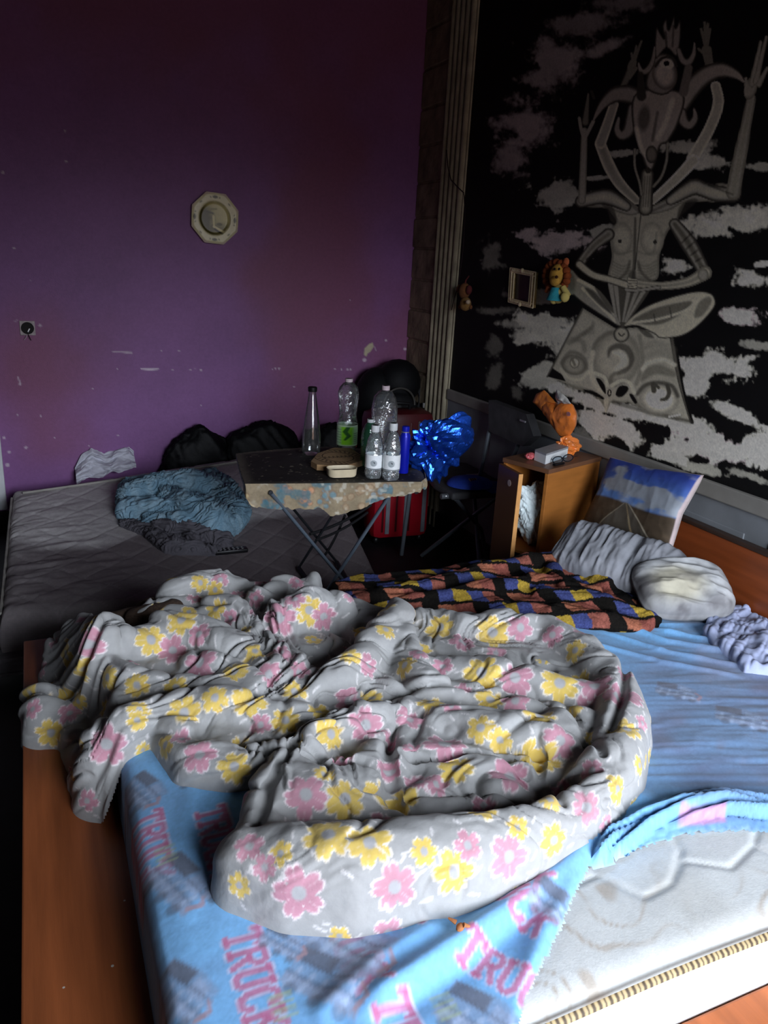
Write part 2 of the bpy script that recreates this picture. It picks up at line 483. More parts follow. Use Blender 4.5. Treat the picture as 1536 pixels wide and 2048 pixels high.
# ------------------------------------------------------------------ the room
R_ = ROOM
def struct(name, mb, m, **kw):
    o = mb.build(name, m, smooth=False, **kw); o['kind'] = 'structure'; return o
def slab(lo, hi): return MB().box(lo, hi)
m_floor = mat('dark floor tile', '17161a', .6, 9, .5, .2, 80)
m_plain = mat('grimy plaster', '3a3434', .85, 6, .2, .15, 70)
m_black = mat('black wall paint', '0c0c0d', .75, 12, .4, .25, 140)
m_ceil = mat('dark ceiling paint', '2a2430', .85, 6, .2)
struct('floor', slab((R_['x0'] - .1, R_['y0'] - 1.5, -.1), (R_['x1'] + .1, R_['y1'] + .1, 0)), m_floor)
struct('ceiling', slab((R_['x0'] - .1, R_['y0'] - .1, R_['z1']), (R_['x1'] + .1, R_['y1'] + .1, R_['z1'] + .1)), m_ceil)
struct('wall_left', slab((R_['x0'] - .1, R_['y0'], 0), (R_['x0'], R_['y1'], R_['z1'])), m_plain)
nb = MB()
nb.box((R_['x0'] - .1, R_['y0'] - .1, 0), (WIN['x0'], R_['y0'], R_['z1']))
nb.box((WIN['x1'], R_['y0'] - .1, 0), (R_['x1'] + .1, R_['y0'], R_['z1']))
nb.box((WIN['x0'], R_['y0'] - .1, WIN['z1']), (WIN['x1'], R_['y0'], R_['z1']))
nb.box((WIN['x0'], R_['y0'] - .1, 0), (WIN['x1'], R_['y0'], WIN['z0']))
struct('wall_near', nb, m_plain)
wf = MB()
for x in (WIN['x0'], WIN['x1'] - .06): wf.box((x, R_['y0'] - .08, WIN['z0']), (x + .06, R_['y0'] - .01, WIN['z1']), .006)
for z in (WIN['z0'], WIN['z1'] - .06): wf.box((WIN['x0'], R_['y0'] - .08, z), (WIN['x1'], R_['y0'] - .01, z + .06), .006)
struct('window_1', wf, mat('white window paint', 'd8d8d4', .5))

# far wall: purple paint with chips and scratches
def purple_wall():
    res = .0065
    xs = np.arange(R_['x0'], R_['x1'] + res, res); zs = np.arange(0, R_['z1'] + res, res)
    X, Z = np.meshgrid(xs, zs, indexing='ij'); V = np.stack([X.ravel(), np.full(X.size, R_['y1']), Z.ravel()], -1)
    F = gridF(len(xs), len(zs))
    P = Paint(pj(V), '8b5c93')
    n = fbm(V[:, 0] * 3, V[:, 2] * 3, 4)[:, None]; n2 = fbm(V[:, 0] * 30, V[:, 2] * 30, 8)[:, None]
    P.C *= (.82 + .3 * n) * (.93 + .14 * n2)
    warm = np.array(lin('8c4f62')); w = (sst(.35, .75, fbm(V[:, 0] * 1.3 + 5, V[:, 2] * 1.1, 21)) * .7)[:, None]
    P.C = P.C * (1 - w) + warm * w * .9
    ch = 'cbb6c6'
    P.stroke([(226, 704), (245, 704), (263, 706)], [1.2, 1.6, 2.2], ch, op=.8)
    P.stroke([(283, 738), (300, 738.5), (316, 738)], [1.4, 2.4, 1.5], 'd8c6d6')
    for x, y, r in [(345, 739, 1.6), (381, 740, 1.8), (390, 738, 1.4), (402, 740, 2.3), (234, 738, 1.2), (551, 737, 2), (558, 737, 2.2), (545, 738, 1.3), (670, 738, 1.6),
                    (683, 739, 1.8), (695, 739, 2.2), (701, 739, 2), (80, 651, 3), (132, 323, 2.4), (130, 262, 2.2), (28, 496, 2.5), (6, 345, 3), (729, 720, 4), (772, 681, 2.4),
                    (810, 698, 3.2), (799, 722, 3.4), (40, 768, 2.6), (52, 895, 3), (18, 904, 3), (15, 930, 4), (35, 830, 1.8), (82, 832, 1.8), (185, 777, 1.6), (236, 871, 1.7), (110, 875, 1.5),
                    (322, 702, 1.4), (358, 701, 1.7), (402, 811, 1.6), (588, 774, 1.6), (178, 892, 1.3), (700, 600, 1.3), (60, 560, 1.3), (8, 875, 3)]:
        P.ell((x, y), r, r * .9, ch, soft=.5, op=.9)
    P.stroke([(36, 754), (41, 768)], [1.0, 2.0], ch, op=.7)
    P.poly([(729, 697), (738, 688), (746, 685), (747, 694), (741, 703), (735, 707), (733, 713), (728, 710)], 'c3b79a')
    P.stroke([(749, 693), (752, 701)], 1.0, ch, op=.6)
    P.stroke([(30, 643), (35, 640)], 1.5, ch, op=.4)
    nv = len(V); b = np.array([(x, y, z) for y in (R_['y1'] + .001, R_['y1'] + .1) for x in (R_['x0'], R_['x1']) for z in (0, R_['z1'])])
    Fb = np.array([(0, 1, 3, 2), (4, 6, 7, 5), (0, 4, 5, 1), (2, 3, 7, 6), (1, 5, 7, 3), (0, 2, 6, 4)]) + nv
    C = np.concatenate([P.C, np.zeros((8, 3)) + .05])
    o = mesh('wall_far', np.concatenate([V, b]), np.concatenate([F[:, ::-1], Fb]), mat('purple wall paint', attr=True, rough=.5, nscale=60, namt=.06, bump=.12, bscale=160, spec=.3), smooth=False, colors=C)
    o['kind'] = 'structure'
purple_wall()
bb = MB().box((R_['x0'], R_['y1'] - .015, 0), (R_['x1'], R_['y1'], .12), .004)
struct('baseboard_far', bb, mat('dark skirting', '1c1413', .6))
cs = MB().box((-.36, R_['y1'] - .03, .13), (-.205, R_['y1'], 2.15), .008)
struct('trim_1', cs, mat('white door casing', 'd9dbdc', .6, 14, .12))

dr_ = MB(); dr_.box((-1.22, R_['y1'] - .02, .02), (-.36, R_['y1'], 2.08), .003)
for z0, z1 in ((.2, .95), (1.1, 1.95)): dr_.box((-1.08, R_['y1'] - .032, z0), (-.50, R_['y1'] - .02, z1), .01)
struct('door_1', dr_, mat('old door paint', 'c4c4c2', .5, 10, .15))
struct('trim_6', MB().box((-1.375, R_['y1'] - .03, .0), (-1.22, R_['y1'], 2.15), .008).box((-1.22, R_['y1'] - .03, 2.08), (-.36, R_['y1'], 2.15), .006), mat('white door casing'))

# right wall with the painted mural
wr_ = struct('wall_right', slab((R_['x1'], R_['y0'], 0), (R_['x1'] + .1, R_['y1'], R_['z1'])), m_black)
A_ = lambda x, y: (920 + x / 2.4935, y / 2.4935)
B_ = lambda x, y: (900 + x / 2.415, 440 + y / 2.415)
def pa(*p): return [A_(p[i], p[i + 1]) for i in range(0, len(p), 2)]
def pb(*p): return [B_(p[i], p[i + 1]) for i in range(0, len(p), 2)]
def mural():
    res = .0042; x = R_['x1'] - .003
    ys = np.arange(1.25, 3.84, res); zs = np.arange(.80, R_['z1'] - .005, res)
    Yg, Zg = np.meshgrid(ys, zs, indexing='ij')
    V = np.stack([np.full(Yg.size, x), Yg.ravel(), Zg.ravel()], -1)
    F = gridF(len(ys), len(zs))
    P = Paint(pj(V), '0d0d0e')
    px, py = P.P[:, 0], P.P[:, 1]
    P.C *= (.6 + .9 * fbm(px / 40, py / 40, 77))[:, None]
    # clouds with feathered, ragged edges
    clouds = [(1105, 120, 85, 58, -40, .48, 1), (1160, 50, 90, 38, -25, .40, 1), (1215, 95, 55, 16, -22, .46, 1), (1058, 243, 66, 62, 10, .50, 1), (1028, 320, 44, 34, -30, .46, 1), (1235, 8, 95, 18, -5, .36, 1),
              (1112, 392, 60, 27, -8, .52, 0), (1197, 355, 34, 6, -4, .5, 0), (1252, 306, 38, 8, -5, .5, 0), (1370, 296, 58, 14, -3, .55, 0), (1425, 325, 64, 17, 2, .58, 0), (1524, 333, 28, 8, 2, .5, 0),
              (1462, 443, 110, 27, -10, .62, 0), (1110, 484, 82, 28, 5, .55, 1), (982, 515, 26, 44, 5, .36, 0), (1200, 462, 22, 10, -20, .5, 0), (1347, 535, 36, 21, 15, .66, 0), (1508, 560, 48, 17, 8, .68, 0),
              (1526, 529, 16, 6, -5, .68, 0), (1484, 632, 56, 18, 4, .72, 1), (991, 622, 44, 12, 3, .36, 0), (1082, 593, 28, 15, 5, .40, 0), (1012, 588, 14, 12, 0, .34, 0), (1085, 665, 88, 36, 12, .62, 0),
              (1030, 650, 50, 14, 8, .52, 0), (990, 690, 20, 30, -10, .30, 0), (989, 757, 18, 34, 10, .30, 0), (1032, 788, 16, 18, 0, .32, 0), (1080, 752, 46, 22, -18, .60, 0), (1428, 728, 82, 34, 0, .76, 0), (1385, 765, 45, 28, -20, .76, 0),
              (1185, 800, 90, 16, 18, .72, 0), (1312, 836, 115, 17, 14, .78, 0), (1390, 848, 48, 20, 20, .78, 0), (1466, 824, 56, 15, 24, .74, 0), (1430, 896, 100, 30, 12, .82, 1), (1515, 900, 50, 36, 0, .82, 0), (1365, 893, 50, 20, 20, .78, 0),
              (1196, 850, 50, 22, 30, .72, 0), (1262, 872, 60, 20, 28, .78, 0), (1330, 905, 60, 14, 22, .78, 0), (1400, 935, 60, 12, 16, .55, 0), (1495, 950, 45, 10, 20, .5, 0), (1160, 880, 20, 30, 0, .35, 0), (1505, 690, 40, 10, 6, .5, 0)]
    cov = np.zeros(len(V)); tone = np.zeros(len(V)); pink = np.zeros(len(V))
    wx_ = px + 26 * (fbm(px / 38, py / 30, 91) - .5); wy_ = py + 22 * (fbm(px / 38, py / 30, 92) - .5)
    nz = fbm(wx_ / 34, wy_ / 22, 5, 5) - .5; nf = fbm(px / 6, py / 8, 15, 3) - .5
    for cx, cy, rx, ry, rot, tn, pk in clouds:
        a = math.radians(rot); dx, dy = px - cx, py - cy
        e = np.hypot((dx * math.cos(a) + dy * math.sin(a)) / rx, (-dx * math.sin(a) + dy * math.cos(a)) / ry)
        soft = .75 if cy < 345 and cx < 1240 else (.6 if cx < 1040 else .34)
        w = sst(-.06, soft, 1.0 - e + nz * 1.7 + nf * .55) * (e < 2.2)
        m = w > cov
        cov = np.maximum(cov, w); tone = np.where(m, tn, tone); pink = np.where(m, pk, pink)
    tl = np.array([((t + .055) / 1.055) ** 2.4 for t in (0.0,)])
    tv = np.power((np.minimum(tone * 1.12, .93) + .055) / 1.055, 2.4) * (.8 + .5 * fbm(px / 30, py / 22, 31))
    cc = np.stack([tv * (1 + .05 * pink), tv * (1 - .07 * pink), tv * (.93 + .05 * pink)], -1)
    P.C = P.C * (1 - cov[:, None]) + cc * cov[:, None]
    L1, L2, D1, D2, K = 'b3b0a2', '93918a', '6e6c64', '3d3b37', '141312'
    st = lambda pts, r, *a, **k: P.stroke(chaik(pts), r, *a, **k)
    sp = lambda pts, *a, **k: P.poly(chaik(pts, True), *a, **k)
    # cloth block with the eyes under the seat
    P.poly(pb(640, 425, 470, 755, 560, 790, 600, 815, 690, 835, 730, 880, 757, 930, 775, 885, 860, 880, 950, 920, 1060, 955, 1170, 980, 1125, 820, 1088, 565, 900, 520, 800, 525), 'a5a399', rim='8d8b81', rimw=5)
    P.poly(pb(470, 757, 495, 715, 540, 745, 560, 780), K); st(pb(640, 430, 560, 580, 470, 757), 2.0, D2, op=.8)
    st(pb(1070, 565, 1110, 780, 1168, 975), 4.0, '57554f', rim=K, soft=2); st(pb(1085, 565, 1128, 820, 1172, 980), 2.4, K)
    st(pb(570, 800, 680, 830, 745, 880), 4, D1, op=.6, soft=4); st(pb(790, 880, 950, 925, 1165, 978), 4.5, D2, op=.75, soft=4)
    for k in range(7):
        st(pb(580 + k * 12, 600 - k * 8, 620 + k * 12, 560 - k * 8, 690, 545 - k * 9), 3.0, D1, op=.35, soft=4)
    P.ell(B_(598, 700), 26, 20, '9a988e', rot=.3, rim=D1); st(pb(540, 690, 580, 640, 640, 660, 665, 720), 4, D1, soft=4, op=.8)
    st(pb(535, 720, 570, 760, 630, 770, 670, 730), 3, 'bcb9ac', soft=3); st(pb(575, 590, 600, 575, 640, 590, 650, 630), 5, D1, op=.6, soft=5)
    P.ell(B_(602, 690), 10, 11, 'c9c6b8', rim=D1); st(pb(590, 670, 602, 700), 3, D1, op=.9, soft=3)
    P.ell(B_(800, 665), 50, 56, 'aeab9f', rim='85837a'); st(pb(690, 690, 700, 600, 760, 550, 800, 545), 4, D1, op=.6, soft=4)
    st(pb(915, 560, 930, 680, 900, 790), 4, D1, op=.6, soft=4); st(pb(690, 640, 680, 720, 700, 790, 740, 830), 5, 'bab7aa', soft=4)
    st(pb(765, 660, 775, 625, 815, 608, 850, 625, 868, 670, 850, 715, 810, 745), [2, 5, 6, 9, 10, 8, 2], D2, op=.8, soft=5)
    st(pb(845, 730, 790, 745, 775, 780, 800, 800), [2, 4, 5, 3], D1, op=.8, soft=4); st(pb(790, 640, 830, 650, 840, 690, 800, 720), [3, 8, 9, 4], 'c4c1b3', soft=5)
    P.ell(B_(828, 553), 16, 16, 'bdbaad', rim=D2); P.ell(B_(828, 553), 10, 10, 'a9a699'); st(pb(815, 548, 828, 560, 842, 550), 1.4, D2)
    P.ell(B_(1010, 865), 41, 31, 'd2cfc3', rot=.15, rim='8f8d84'); st(pb(905, 840, 940, 800, 1000, 785, 1070, 800, 1100, 850), 4, D2, soft=4, op=.85)
    st(pb(930, 770, 960, 735, 1010, 722, 1080, 745), [4, 9, 10, 6], D1, soft=6, op=.8); st(pb(930, 720, 960, 690, 1030, 675, 1085, 700), 4, 'c2bfb2', soft=4)
    st(pb(950, 610, 1000, 600, 1075, 630), 8, D1, op=.35, soft=8); st(pb(940, 660, 1010, 640, 1080, 665), 6, D1, op=.35, soft=7)
    st(pb(982, 795, 985, 825), 5.2, '4b4943', soft=2); st(pb(995, 798, 1008, 810), 3, '4b4943'); st(pb(1050, 800, 1058, 835, 1045, 862, 1020, 868), [4, 4.5, 4.2, 3], '4b4943', soft=2)
    st(pb(890, 850, 920, 910, 980, 940, 1110, 945), 4, D1, soft=4, op=.6); st(pb(1060, 950, 1110, 940), 2, 'e0ddd2')
    sp(pb(705, 765, 725, 768, 748, 800, 752, 840, 730, 815), K); sp(pb(800, 845, 815, 805, 850, 800, 862, 820, 830, 855), K)
    sp(pb(866, 845, 880, 840, 905, 880, 890, 885), K); sp(pb(640, 820, 690, 825, 740, 855, 747, 870, 690, 845), K)
    st(pb(760, 800, 745, 760, 700, 740), 3.5, 'bdbaad', soft=2); st(pb(755, 870, 752, 925), [5, 2], 'b6b3a6', soft=2); P.ell(B_(770, 835), 4.2, 7.5, K); P.ell(B_(770, 835), 2, 4.5, 'aaa79a')
    st(pb(780, 800, 830, 775, 870, 790, 890, 835), 3.6, 'bdbaad', soft=2)
    # crossed legs and lap
    sp(pb(560, 255, 590, 240, 640, 290, 760, 390, 830, 480, 820, 515, 760, 480, 640, 400, 580, 340), L2, rim=D2, rimw=3)
    P.ell(B_(585, 300), 11, 25, D1, rot=-.1, rim='8a887e'); st(pb(620, 290, 720, 350, 800, 460), 3.5, 'bab7aa', soft=2); st(pb(640, 330, 720, 410, 800, 490), 3.2, 'bab7aa', soft=2)
    sp(pb(650, 330, 700, 350, 780, 450, 720, 410), D2, op=.85, soft=3); sp(pb(700, 330, 740, 340, 800, 440, 775, 440), K, op=.8, soft=3)
    sp(pb(830, 512, 950, 415, 1150, 350, 1250, 350, 1282, 385, 1272, 430, 1200, 510, 1120, 560, 1020, 572, 985, 550, 900, 512), L1, rim=D2, rimw=3)
    sp(pb(880, 490, 980, 430, 1100, 400, 1170, 395, 1120, 450, 1010, 505), '5e5c55', op=.9, soft=4); st(pb(890, 495, 1000, 480, 1130, 440, 1200, 390), 2.6, 'bab7aa', soft=2)
    sp(pb(1180, 470, 1200, 400, 1250, 370, 1262, 400, 1220, 460), D1, op=.9, soft=4); st(pb(990, 490, 985, 455), 1.5, D2, op=.7); st(pb(1070, 470, 1060, 420), 1.5, D2, op=.7)
    sp(pb(900, 510, 960, 540, 985, 570, 940, 560), K, op=.7, soft=3)
    sp(pb(765, 300, 900, 330, 970, 330, 850, 500, 820, 500), '4f4d47', soft=2)
    for x0, x1 in ((775, 805), (800, 820), (870, 835), (915, 845), (955, 850)): st(pb(x0, 310, x1, 490), [4.5, 1.6], L2, soft=2)
    # torso
    sp(pa(720, 985, 745, 1050, 780, 1110) + pb(775, 90, 782, 180, 765, 280, 830, 300, 900, 290, 1000, 285, 1012, 170, 1050, 60) + pa(1080, 1105, 1120, 1020, 1165, 930, 1040, 1000, 930, 1045, 850, 1010, 790, 975), '9d9b90', rim='77756d', rimw=5)
    sp(pa(600, 990, 640, 962, 720, 950, 800, 975, 900, 1045, 860, 1075, 790, 1060, 740, 1040, 690, 1035, 605, 1030), L2, rim=D1, rimw=4)
    sp(pa(1165, 905, 1215, 945, 1290, 915, 1365, 930, 1375, 985, 1300, 1008, 1215, 1005, 1120, 1010, 1040, 1050, 940, 1070, 930, 1045, 1040, 985, 1110, 925), L2, rim=D1, rimw=4)
    sp(pa(705, 1020, 745, 1015, 775, 1060, 780, 1120, 750, 1100, 735, 1050), D2, op=.8, soft=3); sp(pa(1150, 990, 1185, 1000, 1120, 1060, 1085, 1090, 1095, 1030), D2, op=.7, soft=3)
    P.ell(B_(830, 90), 22, 34, 'aaa89c', rim='8b897f'); P.ell(B_(975, 90), 24, 34, 'aaa89c', rim='8b897f')
    st(pb(895, -10, 893, 90, 890, 200, 885, 280), [2, 3, 3, 4], D2, op=.8, soft=3); st(pa(905, 1040) + pb(893, 240), 1.2, K, op=.8)
    for sx in (-1, 1):
        for k in range(5): st(pb(890 + sx * 20, 215 + k * 14, 890 + sx * 60, 222 + k * 14, 890 + sx * 105, 200 + k * 15), 2.0, D1, op=.6, soft=2.5)
        st(pb(888 + sx * 20, 200, 888 + sx * 35, 250, 888 + sx * 75, 290), 3, D2, op=.6, soft=3)
        st(pb(888 + sx * 10, 150, 888 + sx * 90, 160, 888 + sx * 110, 60), 2.5, D1, op=.5, soft=3)
    P.ell(B_(820, 102), 4, 4, D2); P.ell(B_(990, 106), 4, 4, D2); P.ell(B_(880, 275), 8, 14, D2, op=.7, soft=.6)
    st(pa(800, 980, 900, 1060), 3, D2, op=.6, soft=3); st(pa(1050, 1010, 920, 1070), 3, D2, op=.6, soft=3)
    # arms into the lap
    st(pb(765, 70, 690, 130, 625, 215), [13, 10, 9], L2, rim=D2, mid=D1); st(pb(625, 215, 690, 265, 780, 290, 870, 320), [9, 8, 8, 9], L1, rim=D2)
    st(pb(660, 190, 740, 140), [2, 4], K, op=.8, soft=3); st(pb(1085, 20, 1150, 110, 1220, 235), [12, 17, 13], L2, rim=D2, mid='595750')
    for k in range(5): st(pb(1120 + k * 22, 110 + k * 30, 1160 + k * 18, 70 + k * 38), 2.0, K, op=.6, soft=2)
    st(pb(1232, 255, 1150, 300, 1020, 318, 890, 305), [14, 10, 8, 9], L1, rim=D1, mid='8a887e'); P.ell(B_(1222, 265), 11, 13, L2, rim=D1)
    for k in range(4): st(pb(900, 290 + k * 11, 862, 284 + k * 15), 2.6, L1, rim=D2)
    st(pb(1010, 325, 900, 340, 850, 335), 4, L2, rim=D2)
    # upper arms, outer and inner
    st(pa(605, 1005, 680, 985, 745, 985, 830, 1030), [13, 15, 17, 10], L2, rim=D2, mid='a9a79b'); st(pa(620, 650, 616, 800, 608, 1000), [6, 7, 8], L2, rim=D1)
    st(pa(625, 610, 640, 470), [8, 2.5], D1, rim=D2); st(pa(595, 590, 605, 650, 618, 690), 3, L2); st(pa(665, 605, 640, 655, 622, 690), 3.4, L2); st(pa(655, 455, 668, 490), 3, D2)
    st(pa(1365, 970, 1280, 965, 1210, 945, 1160, 935, 1050, 1000), [15, 17, 15, 17, 10], L2, rim=D2, mid='a4a296'); st(pa(1452, 490, 1430, 610, 1400, 760, 1362, 960), [9, 10, 13, 15], L2, rim=D1, mid='8a887e')
    P.ell(A_(1450, 440), 12, 24, L2, rot=.25, rim=D1)
    for a, b in (((1455, 420), (1500, 210)), ((1475, 410), (1528, 185)), ((1490, 420), (1532, 340))): st([A_(*a), A_(*b)], [6, 3], L2, rim=D1)
    st(pa(1430, 470, 1425, 390), [5, 2.5], L2)
    st(pa(1360, 970, 1240, 925), 2, K, op=.6, soft=2); st(pa(700, 720, 745, 830, 800, 920, 880, 1000), [11, 12, 11, 8], L2, rim='b5b3a8', mid='86847b'); st(pa(768, 520, 735, 620, 700, 715), [9, 10, 11], L2, rim='b5b3a8')
    st(pa(810, 440, 850, 350), [7, 8], D1, rim=D2); P.ell(A_(858, 325), 8, 15, D1, rot=.4)
    for b in ((905, 205), (880, 230), (855, 265)): st([A_(865, 310), A_(*b)], [4, 2], D1)
    st(pa(880, 340, 845, 390), 3, D1)
    st(pa(1275, 430, 1288, 520, 1240, 650, 1160, 790), [10, 11, 11, 12], 'a19f95', rim='c2c0b4'); st(pa(1165, 800, 1080, 890, 960, 1000), [12, 10, 8], 'a9a79c', rim='c9c7bb')
    st(pa(1245, 330, 1230, 250), [8, 10], D1)
    for b in ((1202, 145), (1220, 112), (1236, 118), (1247, 145)): st([A_(1228, 235), A_(*b)], [4.5, 2.4], D1)
    st(pa(1225, 270, 1190, 245), [4, 2.5], D1)
    # neck, horned head and crown
    st(pa(935, 870, 930, 950, 925, 1040), [13, 13, 15], '88867c', rim=D2, mid='9c9a8f')
    for dx in (-12, 0, 12): st(pa(935 + dx, 880, 925 + dx, 1030), 1.3, D2, op=.6)
    st(pa(872, 745, 872, 830, 895, 910, 905, 970), 3, '85837a', rim=D2); st(pa(1035, 710, 1030, 800, 1005, 880, 965, 930), 3.4, '85837a', rim=D2)
    st(pa(890, 490, 835, 470, 770, 475, 710, 525, 665, 600), [17, 19, 16, 9, 1.5], '8f8a86', rim=D2); st(pa(860, 540, 852, 600, 838, 655, 805, 675, 783, 645, 792, 590), [10, 12, 12, 10, 7, 3], '8f8a86', rim=D2)
    st(pa(1100, 530, 1165, 430, 1235, 370, 1310, 350, 1380, 375, 1418, 412), [16, 19, 18, 16, 9, 1.5], '98938e', rim=D2); st(pa(1105, 560, 1115, 605, 1145, 625, 1172, 590, 1168, 545), [10, 11, 9, 7, 2.5], '8f8a86', rim=D2)
    sp(pa(865, 480, 980, 440, 1115, 470, 1095, 600, 1040, 705, 1000, 730, 965, 840, 930, 840, 895, 740, 862, 640), '9b9590', rim=D2, rimw=5)
    P.ell(A_(918, 590), 12, 26, D2, rot=.1, op=.8, soft=.5); st(pa(1060, 500, 1030, 600, 985, 690), 5, 'bdb7af', soft=5); st(pa(880, 640, 905, 740, 940, 790), 4, 'bdb7af', soft=4); st(pa(985, 560, 960, 700), 3, D2, op=.7, soft=3)
    P.ell(A_(955, 770), 12, 18, '6e6a64', rim=D2); P.ell(A_(938, 850), 6, 6, D2)
    sp(pa(925, 430, 960, 300, 1010, 265, 1065, 290, 1085, 380, 1060, 450, 1000, 475), '857f7b', rim=D2, rimw=5)
    P.ell(A_(1020, 370), 25, 32, 'b0aaa4', rot=-.2, rim='5f5a56'); P.ell(A_(1030, 318), 15, 10, 'bdb7af', rot=.3); P.ell(A_(1030, 316), 6, 6, K); st(pa(975, 330, 1010, 290, 1060, 290, 1080, 330), 3, D2, soft=2)
    sp(pa(975, 290, 978, 140, 1005, 175, 1018, 190, 1010, 130, 1030, 95, 1040, 150, 1068, 80, 1075, 140, 1098, 100, 1100, 190, 1080, 280, 1030, 240), '8c8682', rim=D2, rimw=3)
    st(pa(1030, 235, 1025, 160), 2.5, K, op=.7); st(pa(1060, 230, 1065, 130), 2.2, K, op=.6)
    st(pa(1090, 250, 1110, 300, 1140, 310, 1165, 270, 1170, 215), [5, 7, 8, 5, 1.5], '8c8682', rim=D2); st(pa(970, 235, 962, 300, 935, 350, 905, 355, 890, 315), [2, 5, 7, 6, 2], '8c8682', rim=D2)
    st(pa(900, 370, 905, 480), [6, 10], D2, soft=3); st(pa(1140, 340, 1115, 460), [8, 9], '6a6562', soft=3)
    lum = P.C.mean(1); P.C = np.minimum(P.C * (1 + .75 * sst(.015, .08, lum))[:, None], .86) * np.array([1.0, .955, .83])
    # brush grain
    P.C *= (.88 + .24 * vnoise(px * .9, py * .9, 3))[:, None]
    P.C *= (.9 + .2 * fbm(px / 9, py / 9, 41))[:, None]
    o = mesh('mural', V, F, mat('mural paint', attr=True, rough=.7, nscale=120, namt=.08, bump=.1, bscale=180, spec=.25), wr_, False, P.C)
    o['label'] = 'grey painted mural of a seated many-armed horned figure among clouds on black'
mural()

# corner of the right wall: stone block strip, fluted pilaster, rail and panels below the mural
def quoin():
    mb = MB(); ys = sorted({0})
    joints = [aX(849, y, R_['x1'])[2] for y in (-8, 67, 144, 221, 294, 366, 435, 497, 560, 622, 684, 748, 812)]
    zs = [R_['z1']] + joints + [.55, .36, .18, 0]
    rng = random.Random(3)
    for a, b in zip(zs[:-1], zs[1:]):
        d = rng.uniform(.012, .020)
        mb.box((R_['x1'] - d, 4.10, b + .006), (R_['x1'], R_['y1'], a - .006), .010)
    mb.box((R_['x1'] - .006, 4.10, 0), (R_['x1'], R_['y1'], R_['z1']))
    o = mb.build('trim_2', mat('painted stone blocks', '857660', .85, 9, .45, .5, 35, .01), smooth=False); o['kind'] = 'structure'
quoin()
fl = MB()
fl.box((R_['x1'] - .012, 3.832, 0), (R_['x1'], 4.095, R_['z1']))
for k in range(5):
    y = 3.862 + k * .052
    fl.tube([(R_['x1'] - .010, y, 0), (R_['x1'] - .010, y, R_['z1'])], .019, 12)
struct('trim_3', fl, mat('fluted pilaster plaster', 'a0977f', .8, 10, .3, .3, 60))
struct('trim_4', MB().box((R_['x1'] - .022, -.9, .775), (R_['x1'], 3.83, .832), .005), mat('grey rail paint', '8b8880', .7, 10, .12))
pn = MB().box((R_['x1'] - .010, -.9, .1), (R_['x1'], 3.83, .775), .002)
for y0 in (-.8, .05, .9, 1.72, 2.62): pn.box((R_['x1'] - .016, y0, .2), (R_['x1'] - .01, y0 + .72, .70), .004)
struct('trim_5', pn, mat('blue grey panel paint', '7c8083', .7, 8, .12))
struct('baseboard_right', MB().box((R_['x1'] - .024, -.9, 0), (R_['x1'] - .008, 4.09, .1), .004), mat('dark skirting'))

# ------------------------------------------------------------------ the double bed
m_wood = mat('red brown veneer', 'a35a30', .42, 3, .22, .08, 30, .002, stretch=(14, 1.0, 14), spec=.4)
m_plank = mat('foot plank veneer', '98542e', .45, 3, .25, .08, 30, .002, stretch=(14, 1.0, 14), spec=.4, specks=26)
m_woodh = mat('headboard veneer', '8a4420', .42, 3, .18, .08, 30, .002, stretch=(14, 1.0, 14), spec=.4)
MT = .445
bed = empty('bed', (1.0, 1.45, 0), 'wide reddish wooden bed frame with flat foot plank and low headboard', 'bed')
fb = MB().box((-.108, .35, .262), (.135, 2.44, .30), .004); fb.box((-.07, .40, 0), (-.045, 2.40, .262), .002)
fb.build('foot_board', m_plank, bed, smooth=False)
for a, b in ((.566, .668), (2.275, 2.325)):
    MB().box((.136, a, .12), (2.06, b, .30), .005).build('side_rail', m_wood, bed, smooth=False)
hb = MB().box((2.066, .50, .02), (2.094, 2.335, .672), .004).build('headboard', m_woodh, bed, smooth=False)
MB().box((2.062, .50, .672), (2.096, 2.335, .686), .003).build('cap_strip', mat('dark edge strip', '3a2a22', .5), hb, smooth=False)
MB().box((.137, .67, .20), (2.06, 2.27, .225)).build('slat_base', mat('bare plywood', '7d6247', .8), bed, smooth=False)

